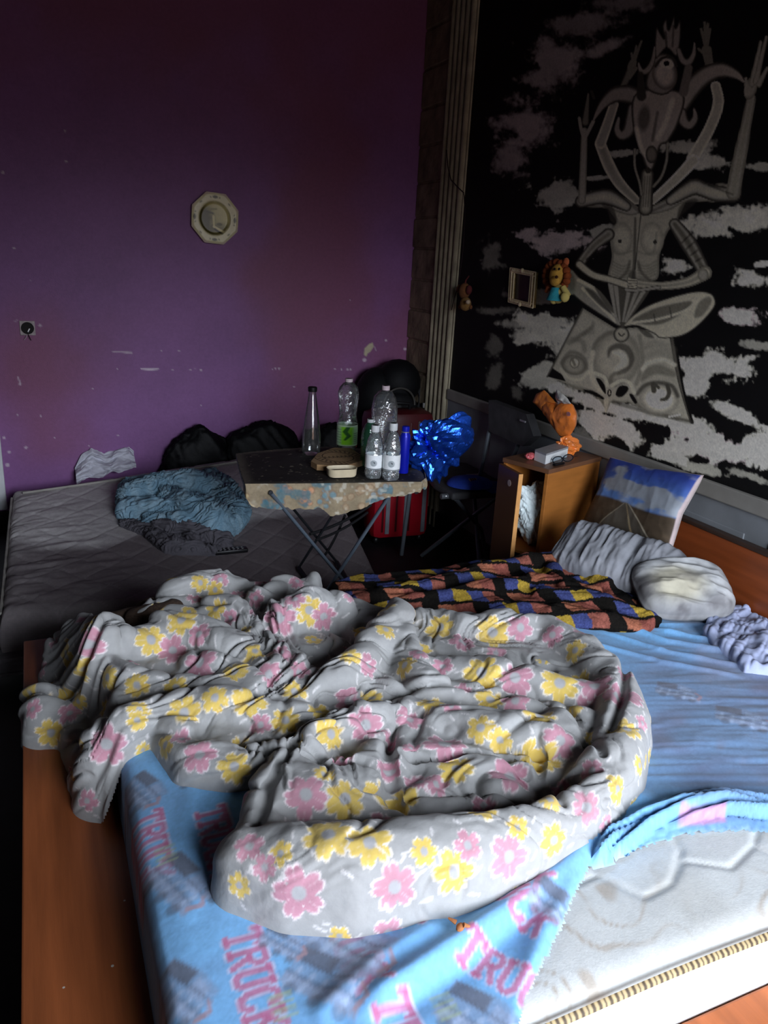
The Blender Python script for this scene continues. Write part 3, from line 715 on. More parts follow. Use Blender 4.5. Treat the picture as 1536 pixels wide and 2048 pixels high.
QL = [[aZ(x, y, MT)[:2] for x, y in p] for p in ([(1140, 1770), (1195, 1748), (1290, 1795), (1342, 1768), (1362, 1700), (1340, 1660)], [(1342, 1768), (1365, 1722), (1462, 1736), (1508, 1690), (1520, 1640)], [(1195, 1748), (1180, 1720)],
      [(1508, 1690), (1560, 1720), (1600, 1700)])]
def build_mattress():
    x0, x1, y0, y1, zb = .105, 2.06, .672, 2.172, .228
    def top(X, Y):
        n = fbm(X * 4, Y * 4, 12)
        # quilted panels: shallow stitched channels
        P2 = np.stack([X, Y], -1); ch = np.zeros(X.shape)
        for L in QL:
            d, _ = segdist(P2, L); ch = np.maximum(ch, np.exp(-(d / .0055) ** 2))
        return MT - .0035 * ch + .010 * (n - .5), ch
    X, Y = np.meshgrid(np.arange(x0 + .02, x1 - .02 + 1e-6, .0075), np.concatenate([np.arange(y0 + .012, 1.7, .0055), np.arange(1.7, y1 - .012, .02)]), indexing='ij')
    nx, ny = X.shape
    Z, ch = top(X.ravel(), Y.ravel())
    ed = np.minimum(np.minimum(X.ravel() - x0, x1 - X.ravel()), np.minimum(Y.ravel() - y0, y1 - Y.ravel()))
    Z = Z - .02 * (1 - np.sqrt(np.clip(1 - (1 - np.clip(ed / .05, 0, 1)) ** 2, 0, 1)))
    V = np.stack([X.ravel(), Y.ravel(), Z], -1)
    idx = np.arange(nx * ny).reshape(nx, ny)
    ring = np.concatenate([idx[:, 0], idx[-1, 1:], idx[-2::-1, -1], idx[0, -2:0:-1]])
    c = V[ring]; cen = np.array([(x0 + x1) / 2, (y0 + y1) / 2])
    rows = [V]; F = [gridF(nx, ny)]; prev = ring; n = len(V)
    def push(o):
        out = c.copy()
        out[:, 0] = np.clip(c[:, 0] + np.where(c[:, 0] <= x0 + .021, -o, 0) + np.where(c[:, 0] >= x1 - .0275, o, 0), 0, 9)
        out[:, 1] = np.where(c[:, 1] <= y0 + .0125, c[:, 1] - o * .6, np.where(c[:, 1] >= y1 - .035, c[:, 1] + o * .6, c[:, 1])); return out
    for o, z in ((.012, .422), (.02, .39), (.022, .33), (.02, .27), (.005, zb)):
        r = push(o); r[:, 2] = z; rows.append(r); cur = np.arange(n, n + len(r)); n += len(r)
        F.append(np.stack([prev, np.roll(prev, -1), np.roll(cur, -1), cur], -1)[:, ::-1]); prev = cur
    V = np.concatenate(rows); F = np.concatenate(F)
    P = Paint(V[:, :2], 'c9cbc8')
    # woven swirl pattern in pale tan, and old stains
    sx, sy = V[:, 0] * 7, V[:, 1] * 7 + V[:, 2] * 7
    q = fbm(sx, sy, 51, 2) * 7 + .6 * np.sin(sx * .8)
    sw = sst(.36, .5, np.abs(q - np.floor(q) - .5)) * sst(.36, .55, fbm(sx * .5 + 3, sy * .5, 52, 2)) * .55
    P.C = P.C * (1 - sw[:, None]) + np.array(lin('9c8468')) * sw[:, None]
    st = sst(.5, .75, fbm(V[:, 0] * 4 + 9, V[:, 1] * 4, 61)) * .22
    P.C = P.C * (1 - st[:, None]) + np.array(lin('a39c8e')) * st[:, None]
    mt = mesh('mattress', V, F, mat('quilted mattress ticking', attr=True, rough=.75, nscale=90, namt=.05, bump=.12, bscale=240), None, True, P.C)
    tag(mt, 'thick white quilted mattress bared where the torn blue sheet pulls back', 'mattress')
    mb = MB(); cc = []
    xs = np.arange(x0 + .03, x1 - .03, .003)
    L = []
    for yy, zz in ((.664, .4365), (.657, .4335), (.655, .4285)): L.append([(x, yy + .003, zz + .0035 * math.sin(x * 9)) for x in xs])
    for a in L: cc.append(a)
    Vp = np.array(L).transpose(1, 0, 2).reshape(-1, 3); Fp = gridF(len(xs), 3)
    st = (np.floor(Vp[:, 0] / .0055).astype(int) % 2)[:, None]
    Cp = np.where(st, np.array(lin('4a3b28')), np.array(lin('a8946c')))
    pp = mesh('edge_tape', Vp, Fp[:, ::-1], mat('striped binding tape', attr=True, rough=.6, nscale=80, namt=.1), mt, True, Cp)
    pp['label'] = 'tan and brown striped edge tape'
    for k in (0, 2):
        pass
build_mattress()

# glyphs of the printed word, on a 4 x 6 grid
GL = {'T': [[(0, 6), (4, 6)], [(2, 6), (2, 0)], [(0, 6), (0, 5)], [(4, 6), (4, 5)], [(1.2, 0), (2.8, 0)]],
      'R': [[(.5, 0), (.5, 6), (2.8, 6), (3.6, 5.2), (3.6, 4), (2.8, 3.2), (.5, 3.2)], [(2, 3.2), (3.8, 0)], [(0, 0), (1.2, 0)]],
      'U': [[(.5, 6), (.5, 1.2), (1.3, 0), (2.7, 0), (3.5, 1.2), (3.5, 6)], [(0, 6), (1.2, 6)], [(2.8, 6), (4, 6)]],
      'C': [[(3.6, 4.6), (3.0, 6), (1.2, 6), (.5, 4.8), (.5, 1.2), (1.2, 0), (3.0, 0), (3.6, 1.4)]],
      'K': [[(.5, 0), (.5, 6)], [(3.6, 6), (.8, 2.8)], [(1.6, 3.6), (3.8, 0)], [(0, 0), (1.2, 0)], [(0, 6), (1.2, 6)]]}
def print_word(P, word, o, e1, size, pitch, col='b7678f', rim='c3c6e2'):
    e1 = np.asarray(e1, float); e1 /= np.linalg.norm(e1); e2 = np.array([-e1[1], e1[0]])
    for k, ch in enumerate(word):
        for pas, (w, c) in enumerate(((.0072, rim), (.0050, col))):
            for s in GL[ch]:
                pts = [np.asarray(o)[:2] + e1 * (k * pitch + x / 4 * pitch * .82) + e2 * (y / 6 * size) for x, y in s]
                P.stroke(pts, w, c, soft=.002, op=.85)
def print_truck(P, o, ang, s, op=.8):
    c, q = math.cos(ang), math.sin(ang)
    def T(*p): return [(o[0] + s * (p[i] * c - p[i + 1] * q), o[1] + s * (p[i] * q + p[i + 1] * c)) for i in range(0, len(p), 2)]
    P.poly(T(-.5, -.1, .5, -.1, .5, .42, .1, .5, -.5, .42), '7f8ca6', op=op * .7, soft=.006)
    P.poly(T(-.48, .2, .02, .2, .02, .46, -.48, .42), '5c5f6c', op=op, soft=.005)
    P.poly(T(.08, .12, .42, .1, .36, .36, .1, .4), '93a6c4', op=op, soft=.004)
    P.poly(T(-.5, -.2, .62, -.2, .6, -.02, -.5, -.02), '8f9db8', op=op, soft=.004)
    for k in range(5): P.stroke(T(-.4 + k * .2, -.2, -.36 + k * .2, .1), .004 * s / .12, 'a9bcd8', soft=.004, op=op*.7)
    P.stroke(T(-.5, 0, .6, 0), .004, '4f5565', soft=.004, op=op * .5); P.stroke(T(-.5, .2, .5, .22), .003, '4a4d5a', soft=.004, op=op * .5)
    for x in (-.32, .05, .4): P.ell(T(x, -.22)[0], .10 * s, .09 * s, '565b69', op=op * .8, soft=.6)
    P.stroke(T(.55, -.1, .62, .1, .5, .2), .004, 'a88b93', soft=.003, op=op)

BARE = [(1036, 2075), (1058, 1990), (1088, 1935), (1122, 1868), (1158, 1790), (1180, 1748), (1215, 1735), (1290, 1694), (1380, 1668), (1480, 1660), (1700, 1685), (1800, 1900), (1340, 2300), (1040, 2300)]
def build_sheet():
    x0, x1, y0, y1, res = .055, 2.065, .63, 2.19, .0048
    nx, ny = int((x1 - x0) / res) + 1, int((y1 - y0) / res) + 1
    X, Y = np.meshgrid(np.linspace(x0, x1, nx), np.linspace(y0, y1, ny), indexing='ij'); X = X.ravel(); Y = Y.ravel()
    flat = np.stack([X, Y, np.full(X.shape, MT + .008)], -1); px = pj(flat)
    Z = np.full(X.shape, MT + .010) + .006 * (fbm(X * 5, Y * 5, 2) - .3)
    # fabric roll along the tear
    tear = [aZ(x, y, MT + .02) for x, y in ((1192, 1722), (1228, 1688), (1290, 1645), (1370, 1612), (1450, 1602), (1560, 1618), (1700, 1650))]
    d, t = segdist(np.stack([X, Y], -1), tear); w = np.interp(t, [0, 1, 3, 6], [.006, .022, .032, .032])
    Z += np.where(d < w, .028 * np.clip(1 - (d / w) ** 2, 0, 1) ** .8, 0)
    Z += np.where(d < w, .010 * np.sin(d / w * 9 + 2 * t), 0)
    folds = [([(690, 2060), (880, 1925), (1080, 1790), (1240, 1655)], .024, .026), ([(760, 2060), (930, 1950), (1110, 1800)], .020, -.004), ([(620, 2060), (760, 1935), (900, 1850)], .02, .016),
             ([(1040, 1990), (1090, 1860), (1175, 1740)], .02, .012), ([(300, 1800), (330, 1950), (360, 2060)], .012, .004), ([(390, 1560), (360, 1700), (390, 1860)], .02, .004),
             ([(1130, 1700), (1230, 1640), (1300, 1590)], .03, .012), ([(1200, 1240), (1330, 1290), (1540, 1330)], .012, .012), ([(1180, 1262), (1330, 1312), (1540, 1352)], .010, .010),
             ([(1150, 1285), (1320, 1332), (1500, 1365)], .010, .009), ([(1290, 1260), (1420, 1290), (1540, 1310)], .010, .012), ([(1280, 1500), (1400, 1490), (1540, 1495)], .03, .005)]
    for pts, wd, h in folds:
        p = [aZ(a, b, MT) for a, b in pts]; d, t = segdist(np.stack([X, Y], -1), p)
        Z += h * np.exp(-(d / wd) ** 2) * np.clip(np.minimum(t, len(p) - 1 - t) * 3, 0, 1)
    streak = ridged(px[:, 0] / 260 + .3 * fbm(px[:, 0] / 90, px[:, 1] / 40, 7), px[:, 1] / 17, 9, 3) - .5
    rt = sst(1230, 1330, px[:, 0]) * sst(1620, 1560, px[:, 1])
    Z += .009 * streak * rt + .0045 * (ridged(X * 9 + Y * 5, Y * 3 - X * 2, 19) - .5) * (1 - rt)
    # left and near edges tucked down over the mattress
    Z = np.where(X < .105, Z - .02 - (.105 - X) * 5.2, Z - .02 * (1 - np.sqrt(np.clip(1 - (1 - np.clip((X - .105) / .05, 0, 1)) ** 2, 0, 1))))
    Xs = np.where(X < .105, .098 - (.105 - X) * .32, X)
    Z = np.where(Y < .665, Z - .02 - (.665 - Y) * 4, Z)
    jag = 9 * (fbm(px[:, 0] / 11, px[:, 1] / 11, 33, 3) - .5) + 5 * (vnoise(px[:, 0] / 3, px[:, 1] / 3, 34) - .5)
    ins = inside(px, BARE); db, _ = segdist(px, BARE, True); sd = np.where(ins, db, -db) + jag
    Z -= .006 * sst(-25, 0, sd)
    mask = (sd < 0) & (Z > .285)
    V = np.stack([Xs, Y, Z], -1); F = gridF(nx, ny)
    XY = np.stack([X, Y], -1)
    P = Paint(XY, '78b3e3')
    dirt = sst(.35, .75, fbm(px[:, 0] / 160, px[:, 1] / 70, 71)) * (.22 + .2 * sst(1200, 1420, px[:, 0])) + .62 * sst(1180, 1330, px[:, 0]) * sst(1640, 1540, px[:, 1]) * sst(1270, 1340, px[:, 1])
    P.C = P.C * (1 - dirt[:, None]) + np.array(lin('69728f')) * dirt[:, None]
    st2 = sst(.55, .8, fbm(px[:, 0] / 90, px[:, 1] / 60, 73)) * .5 * rt
    P.C = P.C * (1 - st2[:, None]) + np.array(lin('88869a')) * st2[:, None]
    D = (-.02, -1.0)
    for w, q, dr in (('TRUCK', (448, 1885), D), ('TRUCK', (392, 1632), D), ('TRUCK', (262, 1640), D), ('CK', (795, 1812), (.2, -1)), ('K', (1040, 1790), (.3, -1)),
                     ('TRUCK', (905, 1928), (.5, -.86)), ('TRUCK', (640, 1830), D), ('TRUCK', (742, 2030), D), ('UCK', (980, 1805), (.2, -1)), ('TRUCK', (1000, 1560), D)):
        print_word(P, w, aZ(q[0], q[1], MT), dr, .055, .037)
    P.poly([aZ(x, y, MT)[:2] for x, y in ((1355, 1640), (1445, 1630), (1450, 1652), (1352, 1662))], 'cf8db4', soft=.006, op=.7)
    for q, a, s, in (((275, 1588), -1.2, .10), ((345, 1780), -1.2, .12), ((470, 1795), -.5, .10), ((400, 1570), -.3, .09), ((690, 1910), -1.0, .135), ((640, 1985), -.9, .12), ((1110, 1840), -1.1, .10), ((1060, 1720), -.9, .10),
                     ((350, 2000), -1.0, .1), ((950, 2060), -1.0, .12), ((1480, 1450), -.8, .12), ((1350, 1395), -.8, .1), ((560, 1900), -.9, .07)):
        print_truck(P, aZ(q[0], q[1], MT), a, s, .8)
    for q in ((540, 2010), (312, 1710), (860, 2010), (905, 1800), (655, 1830), (700, 1750)):
        o = aZ(q[0], q[1], MT)
        for k in range(4): P.stroke([(o[0], o[1] - k * .012), (o[0] + .03, o[1] - k * .012)], .0035, '9fb08a', soft=.003, op=.6)
    wv = (.92 + .16 * vnoise(X * 400, Y * 400, 3))[:, None]; P.C *= wv
    fr = sst(-10, -1, sd)[:, None] * .6; P.C = P.C * (1 - fr) + np.array(lin('b9dcec')) * fr
    V, F, C = masked(V, F, mask, P.C)
    o = mesh('fitted_sheet', V, F, mat('printed blue cotton', attr=True, rough=.85, nscale=70, namt=.06, bump=.25, bscale=40, bdist=.004, sheen=.2), None, True, C)
    tag(o, 'torn blue bedsheet printed with pink TRUCK words and grey trucks', 'bedsheet')
build_sheet()

# ------------------------------------------------------------------ flowered duvet thrown in a heap
def dbase(x): return .452 if x > .105 else (.452 - (.105 - x) * 2.4 if x > .045 else .302)
def flower(C, V, N, j, R, col, rot, petals=5, edge='e6e2e0', core='a3a3a4', dashes=True):
    """print one flower on the cloth around vertex j, laid out in the cloth's own tangent plane"""
    D = V - V[j]; i = np.where((D * D).sum(1) < (R * 1.9) ** 2)[0]
    n = N[i].mean(0) * .5 + N[j]; n /= np.linalg.norm(n); e1 = np.cross((0, 1.0, 0.3), n); e1 /= np.linalg.norm(e1); e2 = np.cross(n, e1)
    i = i[(N[i] @ n) > -.1]
    d = np.stack([D[i] @ e1, D[i] @ e2], -1) * (1 + .25 * (1 - np.clip(N[i] @ n, 0, 1)))[:, None]
    r = np.hypot(d[:, 0], d[:, 1]) / R; a = np.arctan2(d[:, 1], d[:, 0]) + rot
    ph = np.abs(((a * petals / (2 * math.pi)) % 1) - .5) * 2          # 0 at petal axis, 1 between petals
    p = .40 + .60 * np.sqrt(np.clip(1 - ph ** 1.6, 0, 1)) - .14 * np.exp(-(ph / .14) ** 2)
    q = r / p
    w = np.clip((1.0 - q) / .06 + .5, 0, 1)
    cc = np.zeros((len(i), 3)) + np.array(lin(col))
    cc *= (1.12 - .30 * (1 - q))[:, None]
    cc = cc + (np.array(lin(edge)) - cc) * (sst(.86, .96, q) * .8)[:, None]
    vein = np.exp(-(ph / .06) ** 2) * sst(.25, .4, q) * .2; cc = cc + (np.array(lin(edge)) - cc) * vein[:, None]
    k = (1 - sst(.20, .30, r)); cc = cc + (np.array(lin(core)) - cc) * k[:, None]
    C[i] = C[i] * (1 - w[:, None]) + cc * w[:, None]
    if dashes:
        P = Paint(d, (0, 0, 0)); P.C = C[i].copy()
        for s in range(2):
            b = rot + s * 2.4; e = 1.25 * R * np.array([math.cos(b), math.sin(b)])
            P.stroke([e, e + .45 * R * np.array([math.cos(b + .7), math.sin(b + .7)])], .0022, 'dedad8', soft=.002, op=.7)
        C[i] = P.C
PINK, YEL = 'bb8795', 'd3b65c'
FLW = [(610, 1590, 44, 0), (600, 1785, 52, 0), (655, 1670, 50, 1), (740, 1685, 46, 1), (560, 1705, 26, 1), (690, 1598, 40, 1), (650, 1545, 22, 1), (530, 1735, 26, 0), (500, 1690, 30, 0), (480, 1770, 26, 1),
       (790, 1775, 46, 0), (848, 1705, 28, 1), (910, 1745, 44, 1), (935, 1690, 30, 0), (1020, 1715, 46, 0), (1110, 1680, 34, 1), (1035, 1655, 26, 1), (1175, 1615, 36, 0), (1240, 1580, 32, 1), (1215, 1645, 20, 0),
       (1255, 1455, 34, 1), (1240, 1390, 38, 0), (1280, 1530, 20, 1), (1190, 1370, 34, 0), (1120, 1365, 38, 1), (1030, 1355, 36, 0), (965, 1345, 38, 1), (885, 1330, 22, 0), (1080, 1420, 34, 1), (980, 1395, 30, 1),
       (1030, 1405, 28, 0), (890, 1480, 44, 0), (960, 1455, 30, 1), (1120, 1480, 34, 0), (1075, 1510, 38, 1), (1020, 1550, 42, 0), (910, 1530, 36, 1), (840, 1560, 30, 0), (800, 1600, 36, 1), (875, 1565, 26, 0),
       (960, 1615, 34, 1), (730, 1450, 36, 0), (660, 1470, 32, 1), (820, 1440, 26, 0), (700, 1400, 30, 0), (745, 1390, 24, 1), (640, 1420, 24, 1), (985, 1265, 34, 1), (1040, 1255, 26, 0), (925, 1285, 28, 0),
       (880, 1255, 30, 1), (1105, 1270, 24, 0), (1150, 1300, 26, 1), (810, 1330, 26, 1), (840, 1300, 22, 0), (860, 1395, 28, 1), (900, 1410, 22, 0), (735, 1330, 26, 0), (700, 1310, 24, 1), (770, 1260, 22, 1),
       (560, 1235, 34, 0), (620, 1220, 32, 1), (650, 1235, 28, 0), (590, 1195, 22, 0), (510, 1195, 18, 0), (430, 1215, 24, 1), (455, 1235, 20, 0), (365, 1245, 30, 1), (400, 1270, 24, 0), (300, 1280, 30, 1),
       (345, 1300, 30, 0), (400, 1325, 34, 0), (470, 1345, 30, 1), (510, 1300, 24, 1), (560, 1310, 26, 0), (500, 1400, 36, 1), (430, 1400, 26, 1), (370, 1425, 34, 1), (280, 1420, 24, 1), (275, 1440, 20, 1),
       (215, 1490, 42, 0), (285, 1500, 16, 1), (180, 1290, 32, 0), (125, 1310, 34, 1), (175, 1245, 24, 1), (170, 1340, 26, 1), (215, 1355, 26, 1), (275, 1370, 26, 1), (350, 1375, 26, 1), (100, 1465, 28, 1),
       (55, 1385, 18, 1), (140, 1430, 22, 0), (165, 1400, 20, 1), (65, 1420, 18, 0), (330, 1490, 28, 1), (400, 1510, 34, 0), (470, 1535, 32, 1), (360, 1470, 22, 0), (440, 1160, 18, 0), (400, 1165, 18, 1), (430, 1180, 18, 1),
       (480, 1180, 18, 0), (390, 1195, 16, 0), (540, 1350, 24, 0), (590, 1380, 26, 1), (600, 1340, 22, 0), (570, 1440, 28, 1), (520, 1450, 22, 0), (780, 1540, 24, 0), (1000, 1480, 24, 1), (1180, 1540, 28, 0), (1100, 1600, 26, 1)]
DROLLS = [
    ([(505, 1725, 74), (600, 1738, 88), (700, 1738, 92), (820, 1722, 88), (940, 1700, 80), (1060, 1660, 72), (1160, 1605, 64), (1228, 1530, 58), (1248, 1440, 54), (1225, 1370, 48), (1165, 1312, 42), (1100, 1272, 36)], dict(s=1.0, k=.8)),
    ([(520, 1690, 62), (545, 1600, 56), (590, 1520, 50), (640, 1475, 40)], dict(s=.95)),
    ([(600, 1600, 80), (700, 1580, 80), (760, 1540, 70)], dict(s=.7, k=.6)),
    ([(640, 1480, 42), (720, 1450, 46), (770, 1440, 40)], dict(s=1)),
    ([(800, 1420, 30), (870, 1440, 44), (980, 1470, 60), (1090, 1480, 64), (1160, 1460, 50)], dict(s=.8)),
    ([(830, 1520, 50), (940, 1540, 60), (1050, 1550, 58), (1140, 1530, 46)], dict(s=.7, k=.6)),
    ([(860, 1340, 30), (950, 1352, 40), (1060, 1378, 44), (1170, 1400, 40)], dict(s=1)),
    ([(900, 1400, 28), (1000, 1412, 40), (1100, 1440, 40)], dict(s=.9)),
    ([(840, 1240, 26), (920, 1262, 36), (1010, 1258, 40), (1090, 1270, 34)], dict(s=1)),
    ([(860, 1300, 24), (960, 1310, 24), (1060, 1325, 24), (1120, 1330, 22)], dict(s=.7)),
    ([(630, 1385, 34), (700, 1350, 42), (755, 1295, 42), (795, 1240, 34)], dict(s=1.1, k=1.0)),
    ([(800, 1250, 30), (815, 1320, 36), (855, 1380, 36), (910, 1410, 28)], dict(s=1.1, k=1.0)),
    ([(690, 1410, 30), (760, 1390, 34), (800, 1370, 26)], dict(s=.8)),
    ([(560, 1245, 40), (620, 1222, 46), (670, 1222, 38)], dict(s=1.1, k=1.0)),
    ([(515, 1205, 28), (570, 1180, 26), (625, 1178, 24)], dict(s=1.1, k=1.0)),
    ([(600, 1300, 26), (650, 1320, 30), (680, 1290, 24)], dict(s=.6, k=.4)),
    ([(510, 1285, 32), (560, 1330, 38), (610, 1370, 36), (650, 1400, 28)], dict(s=1)),
    ([(425, 1225, 30), (470, 1235, 36), (500, 1265, 30)], dict(s=1.1)),
    ([(350, 1185, 30), (395, 1172, 34), (440, 1165, 32), (475, 1172, 22)], dict(s=1.1, k=1.0)),
    ([(285, 1232, 24), (330, 1222, 24), (370, 1215, 22)], dict(s=1)),
    ([(270, 1300, 40), (330, 1275, 46), (400, 1282, 46), (470, 1312, 46), (540, 1360, 42), (600, 1400, 34)], dict(s=1, k=.9)),
    ([(390, 1335, 34), (450, 1345, 38), (520, 1390, 36), (580, 1420, 30)], dict(s=1, k=.9)),
    ([(130, 1310, 46), (175, 1285, 56), (215, 1290, 54)], dict(s=1.1, k=.9)),
    ([(205, 1330, 38), (260, 1362, 34), (340, 1378, 32), (430, 1388, 32), (490, 1410, 26)], dict(s=1, k=1.0)),
    ([(250, 1455, 40), (310, 1432, 40), (390, 1420, 40), (480, 1428, 40), (570, 1440, 34), (630, 1440, 24)], dict(s=1, k=1.0)),
    ([(190, 1520, 46), (215, 1490, 56), (260, 1450, 44)], dict(s=1, k=.9)),
    ([(78, 1400, 30), (92, 1440, 42), (125, 1450, 34)], dict(s=1.1)),
    ([(125, 1370, 26), (145, 1420, 34), (160, 1480, 34), (180, 1530, 34)], dict(s=1.0)),
    ([(345, 1470, 40), (390, 1520, 48), (460, 1535, 46), (540, 1520, 44)], dict(s=.85, k=.7)),
    ([(400, 1470, 34), (480, 1480, 36), (560, 1485, 30)], dict(s=.7, k=.5)),
]
DPATCH = [(330, 1180), (480, 1165), (640, 1185), (800, 1225), (1060, 1235), (1180, 1310), (1250, 1420), (1250, 1540), (1120, 1660), (900, 1740), (560, 1780), (500, 1700), (540, 1560), (380, 1540), (300, 1470), (200, 1520), (150, 1400), (180, 1290), (280, 1270)]
def duvet_paint(V, B, N):
    C = np.zeros((len(V), 3)) + np.array(lin('a0a09e'))
    px = pj(V); dp = (V - CAM) @ AX[2]
    rng = random.Random(5); cs = []
    for (x, y, r, c) in FLW:
        d = np.hypot(px[:, 0] - x, px[:, 1] - y); i = np.where(d < 6)[0]
        if not len(i): continue
        j = i[np.argmin(dp[i] + d[i] * .004)]; cs.append(V[j])
        flower(C, V, N, j, r * dp[j] / FPX * 1.18, YEL if c else PINK, rng.uniform(0, 6), 5 if c == 0 else 6)
    R_ng = np.random.RandomState(8)
    for k in R_ng.randint(0, len(V), 1200):
        if (((np.array(cs) - V[k]) ** 2).sum(1)).min() > .074 ** 2:
            cs.append(V[k]); flower(C, V, N, k, R_ng.uniform(.018, .034), YEL if R_ng.rand() < .5 else PINK, R_ng.uniform(0, 6), 5)
    so = sst(.55, .8, fbm(V[:, 0] * 5, V[:, 1] * 5, 90)) * .2
    C = C * (1 - so[:, None]) + np.array(lin('6f6a66')) * so[:, None]
    return C
def build_duvet():
    creases = [([(585, 1490), (540, 1580), (512, 1680)], .010, .025), ([(790, 1420), (775, 1500), (790, 1580)], .012, .035), ([(640, 1440), (560, 1462), (480, 1470)], .012, .03), ([(300, 1335), (250, 1320), (235, 1290)], .01, .02),
               ([(1075, 1480), (1090, 1590), (1120, 1640)], .008, .022), ([(700, 1740), (740, 1725), (770, 1690)], .006, .014), ([(1250, 1330), (1240, 1420), (1215, 1490)], .010, .03), ([(850, 1290), (960, 1300), (1100, 1320)], .016, .05),
               ([(760, 1650), (900, 1640), (1040, 1620), (1150, 1560)], .026, .06), ([(620, 1300), (680, 1300), (700, 1275)], .022, .06), ([(820, 1500), (950, 1495), (1080, 1515)], .007, .020), ([(820, 1570), (950, 1560), (1080, 1590)], .008, .022),
               ([(400, 1310), (480, 1325), (560, 1385)], .008, .022), ([(860, 1375), (980, 1380), (1090, 1405)], .007, .018), ([(900, 1425), (1000, 1435), (1090, 1465)], .007, .018), ([(660, 1440), (700, 1500), (640, 1540)], .006, .016),
               ([(1130, 1420), (1175, 1480), (1200, 1540)], .007, .02), ([(1000, 1500), (1090, 1560), (1190, 1570)], .008, .02), ([(620, 1530), (700, 1520), (800, 1545)], .007, .02), ([(560, 1630), (660, 1610), (760, 1620)], .007, .018),
               ([(480, 1490), (560, 1500), (600, 1480)], .007, .02), ([(740, 1420), (800, 1405), (860, 1420)], .007, .02), ([(545, 1240), (520, 1270), (560, 1290)], .012, .03), ([(680, 1240), (720, 1260), (690, 1290)], .016, .04)]
    cw = [([aZ(x, y, .52)[:2] for x, y in p], w, h) for p, w, h in creases]
    def extra(X, Y, Z):
        P = np.stack([X, Y], -1); e = np.zeros(X.shape)
        for p, w, h in cw:
            d, _ = segdist(P, p); e -= h * np.exp(-(d / w) ** 2)
        return e
    def puff(V, N, B):
        u = V[:, 0]; v = V[:, 1] + .85 * (V[:, 2] - B)
        a = u + .06 * (fbm(u * 5, v * 5, 4) - .5); b = v + .06 * (fbm(u * 5, v * 5, 6) - .5)
        th = 2.6 * (fbm(u * 1.6, v * 1.6, 40) - .5) + .2               # fold direction wanders
        c, s_ = np.cos(th), np.sin(th); p = a * c + b * s_; q = -a * s_ + b * c
        dA, _ = segdist(np.stack([V[:, 0], V[:, 1]], -1), [w[:2] for w in ROLL_A])
        calm = .25 + .75 * sst(.05, .13, dA)
        e = calm * (.022 * (billow(p * 3.0, q * 6.0, 21, 1) - .4) + .011 * (billow(p * 4, q * 11, 31, 1) - .4) * sst(.35, .6, fbm(u * 4, v * 4, 77)))
        e += .0040 * (billow(p * 9, q * 26, 35, 1) - .4) * sst(.5, .7, fbm(u * 5 + 3, v * 5, 78))
        n1 = np.abs(2 * vnoise(p * 3.2 + 7, q * 8, 61) - 1); n2 = np.abs(2 * vnoise(p * 5 + 3, q * 12, 63) - 1)
        e -= (.25 + .75 * calm) * (.013 * np.exp(-(n1 / .09) ** 2) * sst(.42, .6, fbm(u * 3.5, v * 3.5, 79)) + .009 * np.exp(-(n2 / .12) ** 2) * sst(.45, .62, fbm(u * 4 + 9, v * 4, 80)))
        return e * sst(-.01, .04, V[:, 2] - B)
    ROLL_A = rolls_world([DROLLS[0]], dbase)[0][0]
    o = heap('floral_duvet', DROLLS, -.24, 1.52, .84, 2.56, .0045, dbase, mat('flower printed cotton', attr=True, rough=.8, nscale=60, namt=.05, bump=.35, bscale=38, bdist=.006, sheen=.15), duvet_paint,
             k=.006, wr=.007, wf=9, seed=11, patch=DPATCH, patch_h=.045, edge=.05, extra=extra, stretch=(.8, 1.3), cut=-.02, vox=.0042, puff=puff)
    tag(o, 'crumpled grey duvet printed with pink and yellow flowers heaped across the bed', 'duvet')
build_duvet()

# ------------------------------------------------------------------ crocheted blanket
def blanket_paint(V, B, N):
    U = np.stack([V[:, 0] * .94 - V[:, 1] * .34, V[:, 1] * .94 + V[:, 0] * .34 + .9 * (V[:, 2] - B)], -1)
    u = U[:, 0] + .05 * (fbm(U[:, 0] * 6, U[:, 1] * 6, 3) - .5); v = U[:, 1] + .07 * (fbm(U[:, 0] * 7, U[:, 1] * 7, 8) - .5)
    row = np.floor(v / .072).astype(int); col = np.floor((u + row * .041 + .25 * v) / .050).astype(int)
    pal = np.array([lin(c) for c in ('96564a', '14120f', '454d80', 'b0933a', '454d80', '985a4c', '1a1714', 'a8684f')])
    idx = (col + row * 2) % 8
    C = pal[idx].copy()
    gap = np.abs(v / .072 - row - .5) > .40
    C *= .78; C[gap] = np.array(lin('13110f'))
    knit = .75 + .5 * vnoise(u * 260, v * 130, 5); C *= knit[:, None]
    return C
BROLLS = [([(690, 1178, 14), (760, 1192, 20), (850, 1180, 22), (950, 1152, 22), (1050, 1130, 24)], dict(s=1)), ([(715, 1206, 16), (850, 1204, 20), (960, 1184, 22), (1060, 1168, 22), (1140, 1175, 24)], dict(s=1)),
          ([(1050, 1128, 22), (1120, 1122, 24), (1180, 1145, 24), (1215, 1170, 20)], dict(s=1.1, k=1)), ([(1080, 1192, 22), (1170, 1200, 26), (1250, 1225, 20), (1305, 1240, 13)], dict(s=1)),
          ([(1000, 1214, 15), (1120, 1226, 18), (1220, 1242, 16)], dict(s=1)), ([(1100, 1140, 16), (1130, 1180, 18), (1190, 1190, 16)], dict(s=1.2, k=1.1))]
BPATCH = [(660, 1168), (720, 1152), (850, 1147), (950, 1128), (1060, 1108), (1130, 1112), (1200, 1132), (1225, 1165), (1270, 1192), (1325, 1236), (1300, 1256), (1200, 1252), (1050, 1232), (900, 1218), (760, 1216), (690, 1202)]
